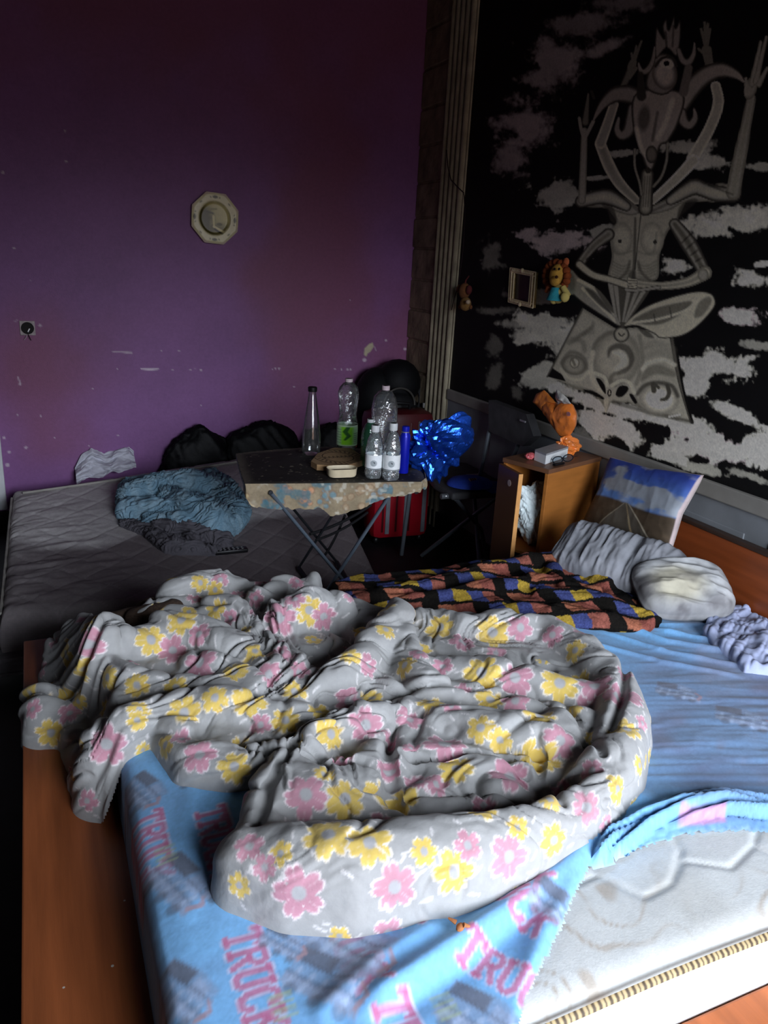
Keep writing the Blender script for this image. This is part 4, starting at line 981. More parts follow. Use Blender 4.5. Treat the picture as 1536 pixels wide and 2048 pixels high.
bk = heap('crocheted_blanket', BROLLS, .72, 1.86, 1.55, 2.36, .0045, .456, mat('chunky wool crochet', attr=True, rough=.95, nscale=200, namt=.25, bump=.6, bscale=170, bdist=.004, spec=.1), blanket_paint,
          k=.005, wr=.008, wf=11, seed=23, patch=BPATCH, patch_h=.035, edge=.03, vox=.0042,
          puff=lambda V, N, B: (.030 * (billow(V[:, 0] * 3 + 2 * fbm(V[:, 0] * 4, V[:, 1] * 4, 8), (V[:, 1] + .9 * V[:, 2]) * 11 + 2.5 * fbm(V[:, 0] * 3, V[:, 1] * 3, 5), 3, 2) - .45)) * sst(-.01, .03, V[:, 2] - B))
tag(bk, 'crocheted blanket in rust, black, blue and yellow checks behind the duvet', 'blanket')

# ------------------------------------------------------------------ pillows
def pillow(name, c, eu, ev, hu, hv, th, m, label, cat, wr=.006, wf=12, seed=0, wst=(1, 1), paint=None, n=64, sq=4.0, sag=0.0, round_=0.0):
    eu = np.asarray(eu, float); eu /= np.linalg.norm(eu); ev = np.asarray(ev, float); ev -= eu * (eu @ ev); ev /= np.linalg.norm(ev); en = np.cross(eu, ev)
    a, b = np.meshgrid(np.linspace(-1, 1, n), np.linspace(-1, 1, n), indexing='ij'); a = a.ravel(); b = b.ravel()
    e = np.clip(1 - np.abs(a) ** sq, 0, 1) * np.clip(1 - np.abs(b) ** sq, 0, 1)
    a0, b0 = a, b; ra = a * np.sqrt(1 - b * b / 2); rb = b * np.sqrt(1 - a * a / 2); a = a + (ra - a) * round_; b = b + (rb - b) * round_
    h = th * e ** .5
    pin = 1 - .10 * (1 - np.abs(b)) * np.abs(a) ** 3; pin2 = 1 - .10 * (1 - np.abs(a)) * np.abs(b) ** 3
    w = wr * (2 * ridged(a * hu * wf * wst[0] + seed, b * hv * wf * wst[1] + .6 * a, seed, 3) - 1.1) * (e ** .3)
    base = np.asarray(c) + np.outer(a * pin * hu, eu) + np.outer(b * pin2 * hv, ev) - np.outer(sag * (a ** 2), np.array([0, 0, 1]))
    up = base + np.outer(h + w, en); dn = base - np.outer(h * .8, en)
    V = np.concatenate([up, dn]); F1 = gridF(n, n); F2 = gridF(n, n)[:, ::-1] + n * n
    idx = np.arange(n * n).reshape(n, n); ring = np.concatenate([idx[:, 0], idx[-1, 1:], idx[-2::-1, -1], idx[0, -2:0:-1]])
    F3 = np.stack([ring, np.roll(ring, -1), np.roll(ring, -1) + n * n, ring + n * n], -1)[:, ::-1]
    AB = np.concatenate([np.stack([a, b], -1)] * 2); front = np.concatenate([np.ones(n * n, bool), np.zeros(n * n, bool)])
    C = paint(AB, front) if paint else None
    o = mesh(name, V, np.concatenate([F1, F2, F3]), m, None, True, C); tag(o, label, cat); return o
p1, p2 = aZ(1085, 1085, .55), aZ(1345, 1165, .545)
def grey_p(AB, fr):
    P = Paint(AB, '8b8d92'); s = sst(.4, .75, fbm(AB[:, 0] * 4, AB[:, 1] * 2.5, 6)) * .45
    P.C = P.C * (1 - s[:, None]) + np.array(lin('55565c')) * s[:, None]; return P.C
pc = (p1 + p2) / 2
pillow('pillow', (pc[0] + .05, pc[1], .535), p2 - p1, (.55, 0.25, .42), np.linalg.norm(p2 - p1) / 2, .13, .085, mat('greyed pillowcase', attr=True, rough=.85, bump=.3, bscale=45, bdist=.005), 'long wrinkled grey pillow lying against the headboard below the road cushion', 'pillow',
       wr=.017, wf=24, seed=3, wst=(1.2, .22), paint=grey_p, n=110, sq=4, round_=.45)
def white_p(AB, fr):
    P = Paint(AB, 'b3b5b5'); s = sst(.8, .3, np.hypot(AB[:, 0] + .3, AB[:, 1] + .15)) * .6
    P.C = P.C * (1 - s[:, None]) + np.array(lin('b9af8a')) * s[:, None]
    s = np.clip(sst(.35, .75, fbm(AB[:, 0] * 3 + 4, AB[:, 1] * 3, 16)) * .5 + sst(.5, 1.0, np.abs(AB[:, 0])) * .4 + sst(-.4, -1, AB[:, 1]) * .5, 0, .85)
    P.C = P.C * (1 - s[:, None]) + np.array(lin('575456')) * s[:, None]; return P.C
q1, q2 = aZ(1262, 1190, .55), aZ(1470, 1190, .55); qc = aZ(1366, 1172, .545)
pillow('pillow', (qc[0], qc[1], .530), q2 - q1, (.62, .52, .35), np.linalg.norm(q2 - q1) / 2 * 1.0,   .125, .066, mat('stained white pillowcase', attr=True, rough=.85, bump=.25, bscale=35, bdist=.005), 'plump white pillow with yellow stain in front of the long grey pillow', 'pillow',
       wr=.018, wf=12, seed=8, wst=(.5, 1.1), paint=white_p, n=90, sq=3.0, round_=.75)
def road_p(AB, fr):
    P = Paint(AB, '4a64a8'); a, b = AB[:, 0], AB[:, 1]
    sky = np.array(lin('33489c')) + (np.array(lin('5f86c4')) - np.array(lin('33489c'))) * sst(.9, -.1, b)[:, None]
    P.C = sky.copy()
    cl = sst(.47, .66, fbm(a * 2.2 + 7, b * 3 + 2, 44) + .22 * sst(.35, .05, np.abs(b - .18)) - .05 + .16 * sst(.3, .0, np.hypot(a + .45, b - .75)))
    P.C = P.C * (1 - cl[:, None] * .85) + np.array(lin('a3a7a6')) * cl[:, None] * .85
    g = sst(-.02, -.10, b + .10 + .05 * np.sin(a * 3))[:, None]
    gr = np.array(lin('4f4233')) * (.7 + .6 * fbm(a * 5, b * 9, 12))[:, None]
    P.C = P.C * (1 - g) + gr * g
    P.poly([(-.12, -.14), (-.02, -.14), (.72, -1.0), (-.55, -1.0)], '5c564c', op=.9, soft=.04)
    P.stroke([(-.07, -.14), (.12, -.55), (.30, -1.0)], [.006, .014, .022], 'a89572', soft=.01); P.stroke([(-.02, -.14), (.42, -.6), (.74, -1.0)], [.006, .014, .02], 'b9b09a', soft=.01)
    P.stroke([(-.1, -.14), (-.35, -.6), (-.55, -1.0)], [.006, .012, .018], '8d8471', soft=.01)
    m = (np.abs(AB).max(1) > .975); P.C[m] = np.array(lin('c8b6b4')); P.C[~fr] = np.array(lin('b3a7a4')); return P.C
TL, TR, BRc, BLc = aX(1216, 914, 2.05), aX(1396, 948, 2.05), aX(1352, 1112, 1.93), aX(1168, 1050, 1.93)
cc = (TL + TR + BRc + BLc) / 4
pillow('cushion', cc, (TR + BRc - TL - BLc), (TL + TR - BLc - BRc), np.linalg.norm(TR + BRc - TL - BLc) / 4, np.linalg.norm(TL + TR - BLc - BRc) / 4, .035, mat('printed cushion cover', attr=True, rough=.7, bump=.1, bscale=60), 'square cushion printed with blue sky and open road propped on the headboard', 'cushion',
       wr=.004, wf=8, seed=5, paint=road_p, n=110, sq=6)

# ------------------------------------------------------------------ loose cloth at the head of the bed and a crumb on the sheet
def plain(col, var=.25, s=9):
    def f(V, B, N=None):
        C = np.zeros((len(V), 3)) + np.array(lin(col)); return C * (1 - var / 2 + var * fbm(V[:, 0] * s, V[:, 1] * s, 2))[:, None]
    return f
lc = heap('bed_cloth', [([(1428, 1246, 15), (1480, 1226, 16), (1545, 1214, 18), (1600, 1214, 18)], dict(s=.6, k=.5)), ([(1422, 1268, 14), (1480, 1260, 18), (1545, 1250, 20), (1600, 1250, 20)], dict(s=.6, k=.5)), ([(1450, 1294, 14), (1500, 1288, 18), (1550, 1290, 20), (1600, 1300, 18)], dict(s=.6, k=.5)),
                        ([(1482, 1318, 12), (1545, 1312, 16), (1600, 1320, 14)], dict(s=.6, k=.5)), ([(1460, 1232, 12), (1492, 1270, 14), (1530, 1310, 14)], dict(s=.7, k=.6))], 1.55, 2.05, 1.2, 1.75, .0035, .462,
          mat('lilac grey cotton', attr=True, rough=.85, bump=.2, bscale=50), plain('a5aecb'), wr=.012, wf=15, seed=31, k=.004,
          patch=[(1408, 1262), (1440, 1236), (1465, 1234), (1472, 1216), (1492, 1208), (1640, 1200), (1640, 1350), (1490, 1336), (1458, 1306), (1428, 1286)], patch_h=.022, edge=.012, stretch=(1.3, .8), vox=.0035,
          puff=lambda V, N, B: .022 * (billow(V[:, 0] * 9 + V[:, 1] * 6 + 2 * fbm(V[:, 0] * 7, V[:, 1] * 7, 2), V[:, 1] * 30 - V[:, 0] * 18, 5, 2) - .42) * sst(0, .02, V[:, 2] - B))
tag(lc, 'rumpled lilac grey cloth at the right end of the bed beside the white pillow', 'cloth')
c = aZ(920, 1858, MT + .036)
nb_ = MB(); nb_.ball(c + (0, 0, .004), (.009, .0065, .006), 10, Rz(.5)); nb_.tube([c + (-.006, .004, .012), c + (-.016, .013, .016)], [.0042, .0015], 8)
nb_.tube([c + (.004, -.003, .010), c + (.014, -.006, .006)], [.004, .002], 8)
tag(nb_.build('bread_crust', mat('toasted crust', 'a5683c', .7, 60, .3)), 'small brown crust lying on the blue sheet in front of the duvet', 'crust')

br = heap('brown_cloth', [([(268, 1238, 20), (300, 1232, 24), (345, 1222, 24)], dict(k=.8)), ([(210, 1240, 14), (250, 1232, 16), (290, 1224, 16)], {}), ([(285, 1214, 14), (320, 1206, 14)], {})], -.05, .45, 1.95, 2.45, .004, dbase,
          mat('brown fuzzy fleece', attr=True, rough=.95, bump=.5, bscale=180, nscale=150, namt=.3), plain('43342a'), wr=.006, wf=14, seed=61, vox=.004)
tag(br, 'dark brown fuzzy cloth rolled at the far left corner of the bed behind the duvet', 'cloth')

# ------------------------------------------------------------------ second mattress sloping by the purple wall
MC = dict(NL=np.array([-.185, 2.78, .25]), NR=np.array([1.34, 2.86, .10]), FL=np.array([-.165, 4.21, .275]), FR=np.array([1.48, 4.25, .44]))
def m2(s, t):                                   # s along the wall, t from the bed to the wall
    s = np.asarray(s, float)[..., None]; t = np.asarray(t, float)[..., None]
    p = (MC['NL'] * (1 - s) + MC['NR'] * s) * (1 - t) + (MC['FL'] * (1 - s) + MC['FR'] * s) * t
    z = -.03 * np.sin(np.pi * s[..., 0]) * np.sin(np.pi * t[..., 0])
    p[..., 2] += z; return p
def m2z(X, Y):
    s = (X - MC['NL'][0]) / 1.56; t = (Y - MC['NL'][1]) / 1.42
    for _ in range(3):
        p = m2(s, t); s = s + (X - p[..., 0]) / 1.56; t = t + (Y - p[..., 1]) / 1.42
    return m2(s, t)[..., 2]
def second_mattress():
    ns, nt = 170, 150
    S, T = np.meshgrid(np.linspace(0, 1, ns), np.linspace(0, 1, nt), indexing='ij'); S = S.ravel(); T = T.ravel()
    V = m2(S, T)
    # rounded corners
    def rnd(s, t, k=.05):
        return s, t
    u, v = S * 1.55, T * 1.45
    q1 = np.abs(((u + v) / .19) % 1 - .5) * 2; q2 = np.abs(((u - v) / .19) % 1 - .5) * 2
    qd = np.minimum(1 - q1, 1 - q2)
    ch = np.exp(-(qd / .10) ** 2)
    wrk = (ridged(u * 5 + v * 2, v * 11 - u * 3, 5) - .5) * sst(.35, .05, S + .25 * (T - .6)) * .022
    ed = np.minimum(np.minimum(u, 1.55 - u), np.minimum(v, 1.45 - v))
    V[:, 2] += .004 * (1 - ch) + wrk - .03 * (1 - np.sqrt(np.clip(1 - (1 - np.clip(ed / .05, 0, 1)) ** 2, 0, 1)))
    P = Paint(np.stack([u, v], -1), 'cfcac8')
    st = np.clip(sst(.35, .7, fbm(u * 1.6 + 3, v * 1.8, 14)) * .4 + .75 * sst(.10, -.12, v - .62 + .5 * (fbm(u * 3, v * 3, 19) - .5)), 0, .85); P.C = P.C * (1 - st[:, None]) + np.array(lin('54464a')) * st[:, None]  # scattered stains, plus shade painted over the half nearest the bed
    P.C += (np.exp(-(qd / .05) ** 2) * .05)[:, None]
    P.stroke([(.62, .95), (.64, .94)], .006, '26222a', soft=.004)
    m = mat('grey quilted ticking', attr=True, rough=.9, nscale=70, namt=.1, bump=.2, bscale=120)
    idx = np.arange(ns * nt).reshape(ns, nt)
    ring = np.concatenate([idx[:, 0], idx[-1, 1:], idx[-2::-1, -1], idx[0, -2:0:-1]])
    F = [gridF(ns, nt)]; rows = [V]; n = len(V); prev = ring
    cen = V[ring].mean(0)
    for out, dz in ((.012, -.03), (.018, -.09), (.008, -.15)):
        r = V[ring].copy(); dvec = r[:, :2] - cen[:2]; r[:, :2] += dvec / np.linalg.norm(dvec, axis=1, keepdims=True) * out
        r[:, 2] = np.maximum(r[:, 2] + dz, .03); rows.append(r); cur = np.arange(n, n + len(r)); n += len(r)
        F.append(np.stack([prev, np.roll(prev, -1), np.roll(cur, -1), cur], -1)[:, ::-1]); prev = cur
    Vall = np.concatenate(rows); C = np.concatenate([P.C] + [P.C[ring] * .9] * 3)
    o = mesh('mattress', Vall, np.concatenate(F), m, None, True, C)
    tag(o, 'dirty grey quilted mattress on the floor along the purple wall under the jeans', 'mattress')
    for t in (0.0, .055):
        s = np.linspace(.03, .97, 60); p = m2(s, np.full(60, 1 - t)); p[:, 2] += -.022 if t == 0 else .012
        MB().tube(p, .006, 6).build('piping', mat('pale piping', 'a7a39a', .8), o)
    s = np.linspace(.03, .97, 40); p = m2(np.zeros(40), s); p[:, 2] -= .02; p[:, 0] -= .005
    MB().tube(p, .006, 6).build('piping', mat('pale piping'), o)
    return o
second_mattress()
bx = MB(); bx.box((-.75, 2.73, .03), (-.075, 2.80, .085), .006); bx.box((-.75, 2.722, .085), (-.072, 2.80, .10), .003); bx.box((-.75, 2.722, .03), (-.072, 2.80, .042), .003)
bx.box((-.75, 2.73, 0), (-.7, 2.80, .03)); bx.box((-.13, 2.73, 0), (-.08, 2.80, .03))
tag(bx.build('wooden_rail', mat('dusty grey painted wood', '6f6d70', .8, 25, .3), smooth=False), 'dusty grey wooden rail on the floor at the near left corner of the grey mattress', 'rail')

# clothes on the mattress
def onm(x, y):                                   # point of the sloping mattress seen at an image position
    z = .3
    for _ in range(12): p = aZ(x, y, z); z = float(m2z(p[0], p[1]))
    return aZ(x, y, z)
def cheap(name, rolls, m, paint, label, cat, pad=.12, res=.0045, wr=.008, wf=13, seed=0, lift=.004, k=.005, cut=-.01, rk=.7, patch=None, patch_h=.03, edge=.025, basef=None, at=None, stretch=(1, 1), puff=.030):
    at = at or onm; basef = basef or (lambda X, Y: m2z(X, Y))
    W = []
    for rl in rolls:
        pts, opt = rl[0], (rl[1] if len(rl) > 1 else {}); s = opt.get('s', 1.0); L = []
        for x, y, r in pts:
            p = at(x, y); rm = r * dep(p) / FPX; q = aZ(x, y, p[2] + rk * rm * s)
            b = float(basef(np.array(q[0]), np.array(q[1]))); L.append((q[0], q[1], b + rk * rm * s, rm))
        W.append((np.array(L), s))
    A = np.concatenate([w for w, _ in W]); lo = A[:, :2].min(0) - pad; hi = A[:, :2].max(0) + pad
    X, Y = np.meshgrid(np.arange(lo[0], hi[0], res), np.arange(lo[1], hi[1], res), indexing='ij'); nx, ny = X.shape; X = X.ravel(); Y = Y.ravel()
    B = basef(X, Y) + lift; fl = None
    if patch is not None:
        pw = [at(x, y)[:2] for x, y in patch]; P = np.stack([X, Y], -1); ins = inside(P, pw); d, _ = segdist(P, pw, True); sd = np.where(ins, d, -d)
        fl = B + np.where(sd > 0, patch_h * np.sqrt(np.clip(1 - (1 - np.clip(sd / edge, 0, 1)) ** 2, 0, 1)), sd * 5)
    Z = roll_height(X, Y, W, k, fl)
    wx = X + .04 * (fbm(X * 6, Y * 6, seed + 3) - .5); wy = Y + .04 * (fbm(X * 6, Y * 6, seed + 9) - .5)
    Z = Z + wr * (2 * ridged(wx * wf * stretch[0], wy * wf * stretch[1], seed, 3) - 1.1)
    V = np.stack([X, Y, Z], -1); V, F, B = masked(V, gridF(nx, ny), Z > B + cut, B)
    V, F, N = revoxel(V, F, B, .0045); B = basef(V[:, 0], V[:, 1]) + lift; keep = V[:, 2] > B + cut
    u, v = V[:, 0] + .05 * (fbm(V[:, 0] * 6, V[:, 1] * 6, seed + 21) - .5), V[:, 1] + V[:, 2] + .05 * (fbm(V[:, 0] * 6, V[:, 1] * 6, seed + 22) - .5)
    th = 4 * (fbm(u * 2.5, v * 2.5, seed + 30) - .5); p = u * np.cos(th) + v * np.sin(th); q = v * np.cos(th) - u * np.sin(th)
    V = V + N * (puff * (billow(p * 5, q * 11, seed + 5, 2) - .42) * sst(0, .02, V[:, 2] - B))[:, None]
    V, F, B = masked(V, F, keep, B)
    return tag(mesh(name, V, F, m, None, True, paint(V, B)), label, cat)
def denim(V, B):
    C = np.zeros((len(V), 3)) + np.array(lin('7596a8')); n = fbm(V[:, 0] * 9, V[:, 1] * 9, 6); C *= (.65 + .7 * n)[:, None]
    f = sst(.5, .8, ridged(V[:, 0] * 14, V[:, 1] * 14, 60)) * .25; C = C * (1 - f[:, None]) + np.array(lin('b4cad2')) * f[:, None]; return C
cheap('trousers', [([(320, 1050, 15), (390, 1060, 18), (450, 1080, 16)], {}), ([(300, 1065, 12), (340, 1090, 16), (400, 1095, 14), (440, 1100, 10)], {}), ([(360, 1045, 12), (390, 1085, 14)], {})],
      mat('grey cotton jersey', attr=True, rough=.9, bump=.2, bscale=60), plain('57545a'), 'crumpled dark grey garment under the near edge of the blue jeans', 'clothes', seed=4, wr=.012, lift=.006,
      patch=[(225, 1050), (300, 1040), (430, 1050), (470, 1085), (420, 1108), (330, 1100), (290, 1075)], patch_h=.02)
jp = cheap('jeans', [([(262, 985, 26), (310, 965, 30), (370, 955, 32), (420, 965, 26)], dict(k=1)), ([(255, 1010, 22), (310, 1010, 26), (370, 1020, 24)], {}), ([(330, 985, 24), (380, 1005, 34), (430, 1030, 34)], dict(k=1)),
                     ([(400, 960, 18), (450, 985, 22), (478, 1015, 20), (460, 1040, 20)], {}), ([(300, 1035, 16), (360, 1040, 22), (420, 1052, 18)], {}), ([(470, 1005, 16), (490, 1018, 12)], {})],
           mat('washed denim', attr=True, rough=.9, nscale=120, namt=.15, bump=.3, bscale=70), denim, 'heap of washed blue denim jeans lying on the grey mattress', 'jeans', seed=7, wr=.011, wf=12, lift=.014, rk=.8, k=.004,
           patch=[(236, 985), (300, 945), (400, 935), (450, 965), (498, 1010), (470, 1050), (400, 1062), (300, 1050), (236, 1030)], patch_h=.05)
rp = onm(462, 1108)
rm = empty('remote_control', rp + (0, 0, .006), 'black remote control on the grey mattress beside the dark grey garment', 'remote control', rz=-.25)
MB().box(rp + (-.075, -.021, .006), rp + (.075, .021, .026), .006).build('case', mat('black plastic', '101012', .4, spec=.4), rm)
for i in range(6):
    for j in range(2): MB().box(rp + (-.055 + i * .02, -.013 + j * .018, .025), rp + (-.045 + i * .02, -.005 + j * .018, .029), .001).build('button', mat('grey rubber', '6a6a6c', .6), rm, smooth=False)

# crumpled things between the mattress and the wall
def crumple(name, c, r, m, label, cat, seed=0, amp=.25, f=3.0, sub=5, flat=False, zmin=None, paint=None, ymax=4.385, sx=0.0):
    bm = bmesh.new(); bmesh.ops.create_icosphere(bm, subdivisions=sub, radius=1.0)
    V = np.array([v.co[:] for v in bm.verts]); F = [[v.index for v in q.verts] for q in bm.faces]; bm.free()
    n = ridged(V[:, 0] * f + V[:, 2] * f * .7 + seed, V[:, 1] * f - V[:, 2] * f * .6, seed, 3) - .5
    n2 = fbm(V[:, 0] * 1.6 + seed + V[:, 2], V[:, 1] * 1.6 - V[:, 2], seed + 7, 3) - .5
    V = V * (1 + amp * n + amp * 1.3 * n2)[:, None] * np.asarray(r, float) + np.asarray(c, float)
    V[:, 0] += sx * (V[:, 2] - c[2])
    if zmin is not None: V[:, 2] = np.maximum(V[:, 2], zmin)
    V[:, 1] = np.minimum(V[:, 1], ymax)
    C = paint(V) if paint else None
    return tag(mesh(name, V, np.array(F), m, None, not flat, C), label, cat)
m_blk = mat('black nylon', '0b0b0d', .65, 20, .3, .3, 50, spec=.2)
m_bag = mat('black bin bag', '08080a', .55, 20, .3, .4, 40, spec=.2)
wc = aY(212, 925, 4.31)
def white_cloth():
    n1, n2 = 70, 44
    s, t = np.meshgrid(np.linspace(0, 1, n1), np.linspace(0, 1, n2), indexing='ij'); s = s.ravel(); t = t.ravel()
    a, b = aY(152, 948, 4.27), aY(272, 915, 4.29)
    top = np.interp(s, [0, .12, .3, .5, .75, .92, 1], [.01, .06, .085, .04, .05, .045, .01])
    V = a + (b - a) * s[:, None]
    V[:, 2] += -.05 + (top + .05) * t + .03 * (fbm(s * 7, t * 5, 4) - .5)
    V[:, 1] += .095 * t + .07 * (ridged(s * 4 + t * 2, t * 4, 8) - .5)
    V2 = V + (0, .006, 0.0)
    n = len(V); F = np.concatenate([gridF(n1, n2), gridF(n1, n2)[:, ::-1] + n])
    tag(mesh('white_cloth', np.concatenate([V, V2]), F, mat('white cotton', 'c9c9d2', .85, 20, .08, .25, 50)), 'crumpled white cloth tucked between the grey mattress and the purple wall', 'cloth')
white_cloth()
crumple('bin_bag', aY(400, 905, 4.34) + (0, -.02, -.06), (.20, .072, .195), m_bag, 'black rubbish bag against the purple wall beside the white cloth', 'bag', 3, .28, zmin=.05, sub=5)
crumple('bin_bag', aY(525, 895, 4.33) + (0, -.02, -.06), (.225, .075, .213), m_bag, 'wide black rubbish bag against the purple wall behind the left end of the ironing board', 'bag', 9, .28, zmin=.05, sub=5)
crumple('bin_bag', aY(655, 890, 4.30) + (0, -.02, -.08), (.18, .09, .20), m_bag, 'low black rubbish bag behind the clear glass bottle', 'bag', 15, .28, zmin=.05, sub=5)

# ------------------------------------------------------------------ luggage in the corner
bp = empty('backpack', (1.84, 4.1, .45), 'black backpack piled on luggage in the corner below the stone blocks', 'backpack')
c = aY(795, 785, 4.20) - (.05, 0, 0)
body = MB(); body.ball(c + (0, .05, -.47), (.17, .12, .34), 20); body.ball(c + (0.0, .05, -.06), (.18, .14, .22), 22); body.ball(c + (.05, .0, .06), (.14, .12, .14), 18); body.ball(c + (-.07, .03, -.05), (.14, .13, .2), 18)
o = body.build('bag_body', m_blk, bp)
MB().ball(c + (.02, -.09, -.10), (.13, .07, .12), 18).build('front_pocket', mat('black nylon pocket', '121214', .5, bump=.3, bscale=50), bp)
a = np.linspace(0, math.pi, 24)
MB().tube(np.stack([c[0] - .0 + .10 * np.cos(a), np.full(24, c[1] - .14), c[2] - .05 + .10 * np.sin(a)], -1), .006, 8).build('piping', mat('grey piping', '3d3a36', .5), bp)
MB().tube(np.stack([c[0] + .165 + .03 * np.sin(a), np.full(24, c[1] - .03), c[2] + .06 - .2 * a / 3.14], -1), .014, 8, flat=.35).build('strap', mat('black webbing', '161618', .7), bp)
MB().box(c + (.17, -.12, -.075), c + (.19, -.10, -.045), .003).build('buckle', mat('pale plastic', '8f8c88', .4), bp)

def suitcase(name, c, w, d, h, col, label, rz, stripe, wheels=True):
    root = empty(name, (c[0], c[1], c[2]), label, 'suitcase', rz=rz)
    R = Rz(rz)
    def bx(lo, hi, b=.004):
        return MB().box(np.array(lo) + c, np.array(hi) + c, b, R, c)
    m = mat(name + ' shell ' + col, col, .38, 30, .08, spec=.5)
    bm_ = bx((-w / 2, -d / 2, .03), (w / 2, d / 2, h), .05); bm_.build('shell', m, root)
    for x in stripe: bx((x - .012, -d / 2 - .006, .07), (x + .012, -d / 2 + .004, h - .05), .003).build('rib', mat('grey rib plastic ' + col, '7d7f86' if col == 'a50f22' else '2a1214', .45), root)
    for x in (-w * .33, -w * .1, w * .12): bx((x - .006, -d / 2 - .003, .08), (x + .006, -d / 2 + .004, h - .06), .002).build('groove', mat('dark red groove', '4b0710', .5), root)
    MB().lathe([(.017, 0), (.017, .006), (.012, .008), (.0, .008)], (0, 0, 0), 16, tilt=Rx(math.pi / 2)).build('emblem', mat('chrome badge', '9a9a9e', .3, metal=.8), root, origin=None) if False else None
    e = MB().lathe([(.017, 0), (.017, .006), (.011, .009), (.0005, .009)], R @ np.array([.075, -d / 2, h * .62]) + c, 16, tilt=R @ Rx(math.pi / 2)); e.build('emblem', mat('chrome badge', '9a9a9e', .3, metal=.6), root)
    hd = np.array([(-.07, 0, h), (-.065, 0, h + .03), (0, 0, h + .036), (.065, 0, h + .03), (.07, 0, h)]) @ R.T + c
    MB().tube(hd, .010, 8).build('handle', mat('black plastic'), root)
    if wheels:
        for sx in (-1, 1):
            for sy in (-1, 1): MB().ball(R @ np.array([sx * w * .38, sy * d * .3, .022]) + c, (.02, .014, .022), 12).build('wheel', mat('black plastic'), root)
    return root
suitcase('suitcase', np.array([1.78, 3.73, 0]), .34, .20, .50, 'a50f22', 'glossy red hard suitcase standing on the floor behind the right end of the ironing board', -.08, (-.085, .02, .125))
suitcase('suitcase', np.array([1.86, 3.945, 0]), .40, .19, .70, '4a0c12', 'tall dark maroon suitcase standing behind the blue foil bag in the corner', -.05, (-.1, .1))

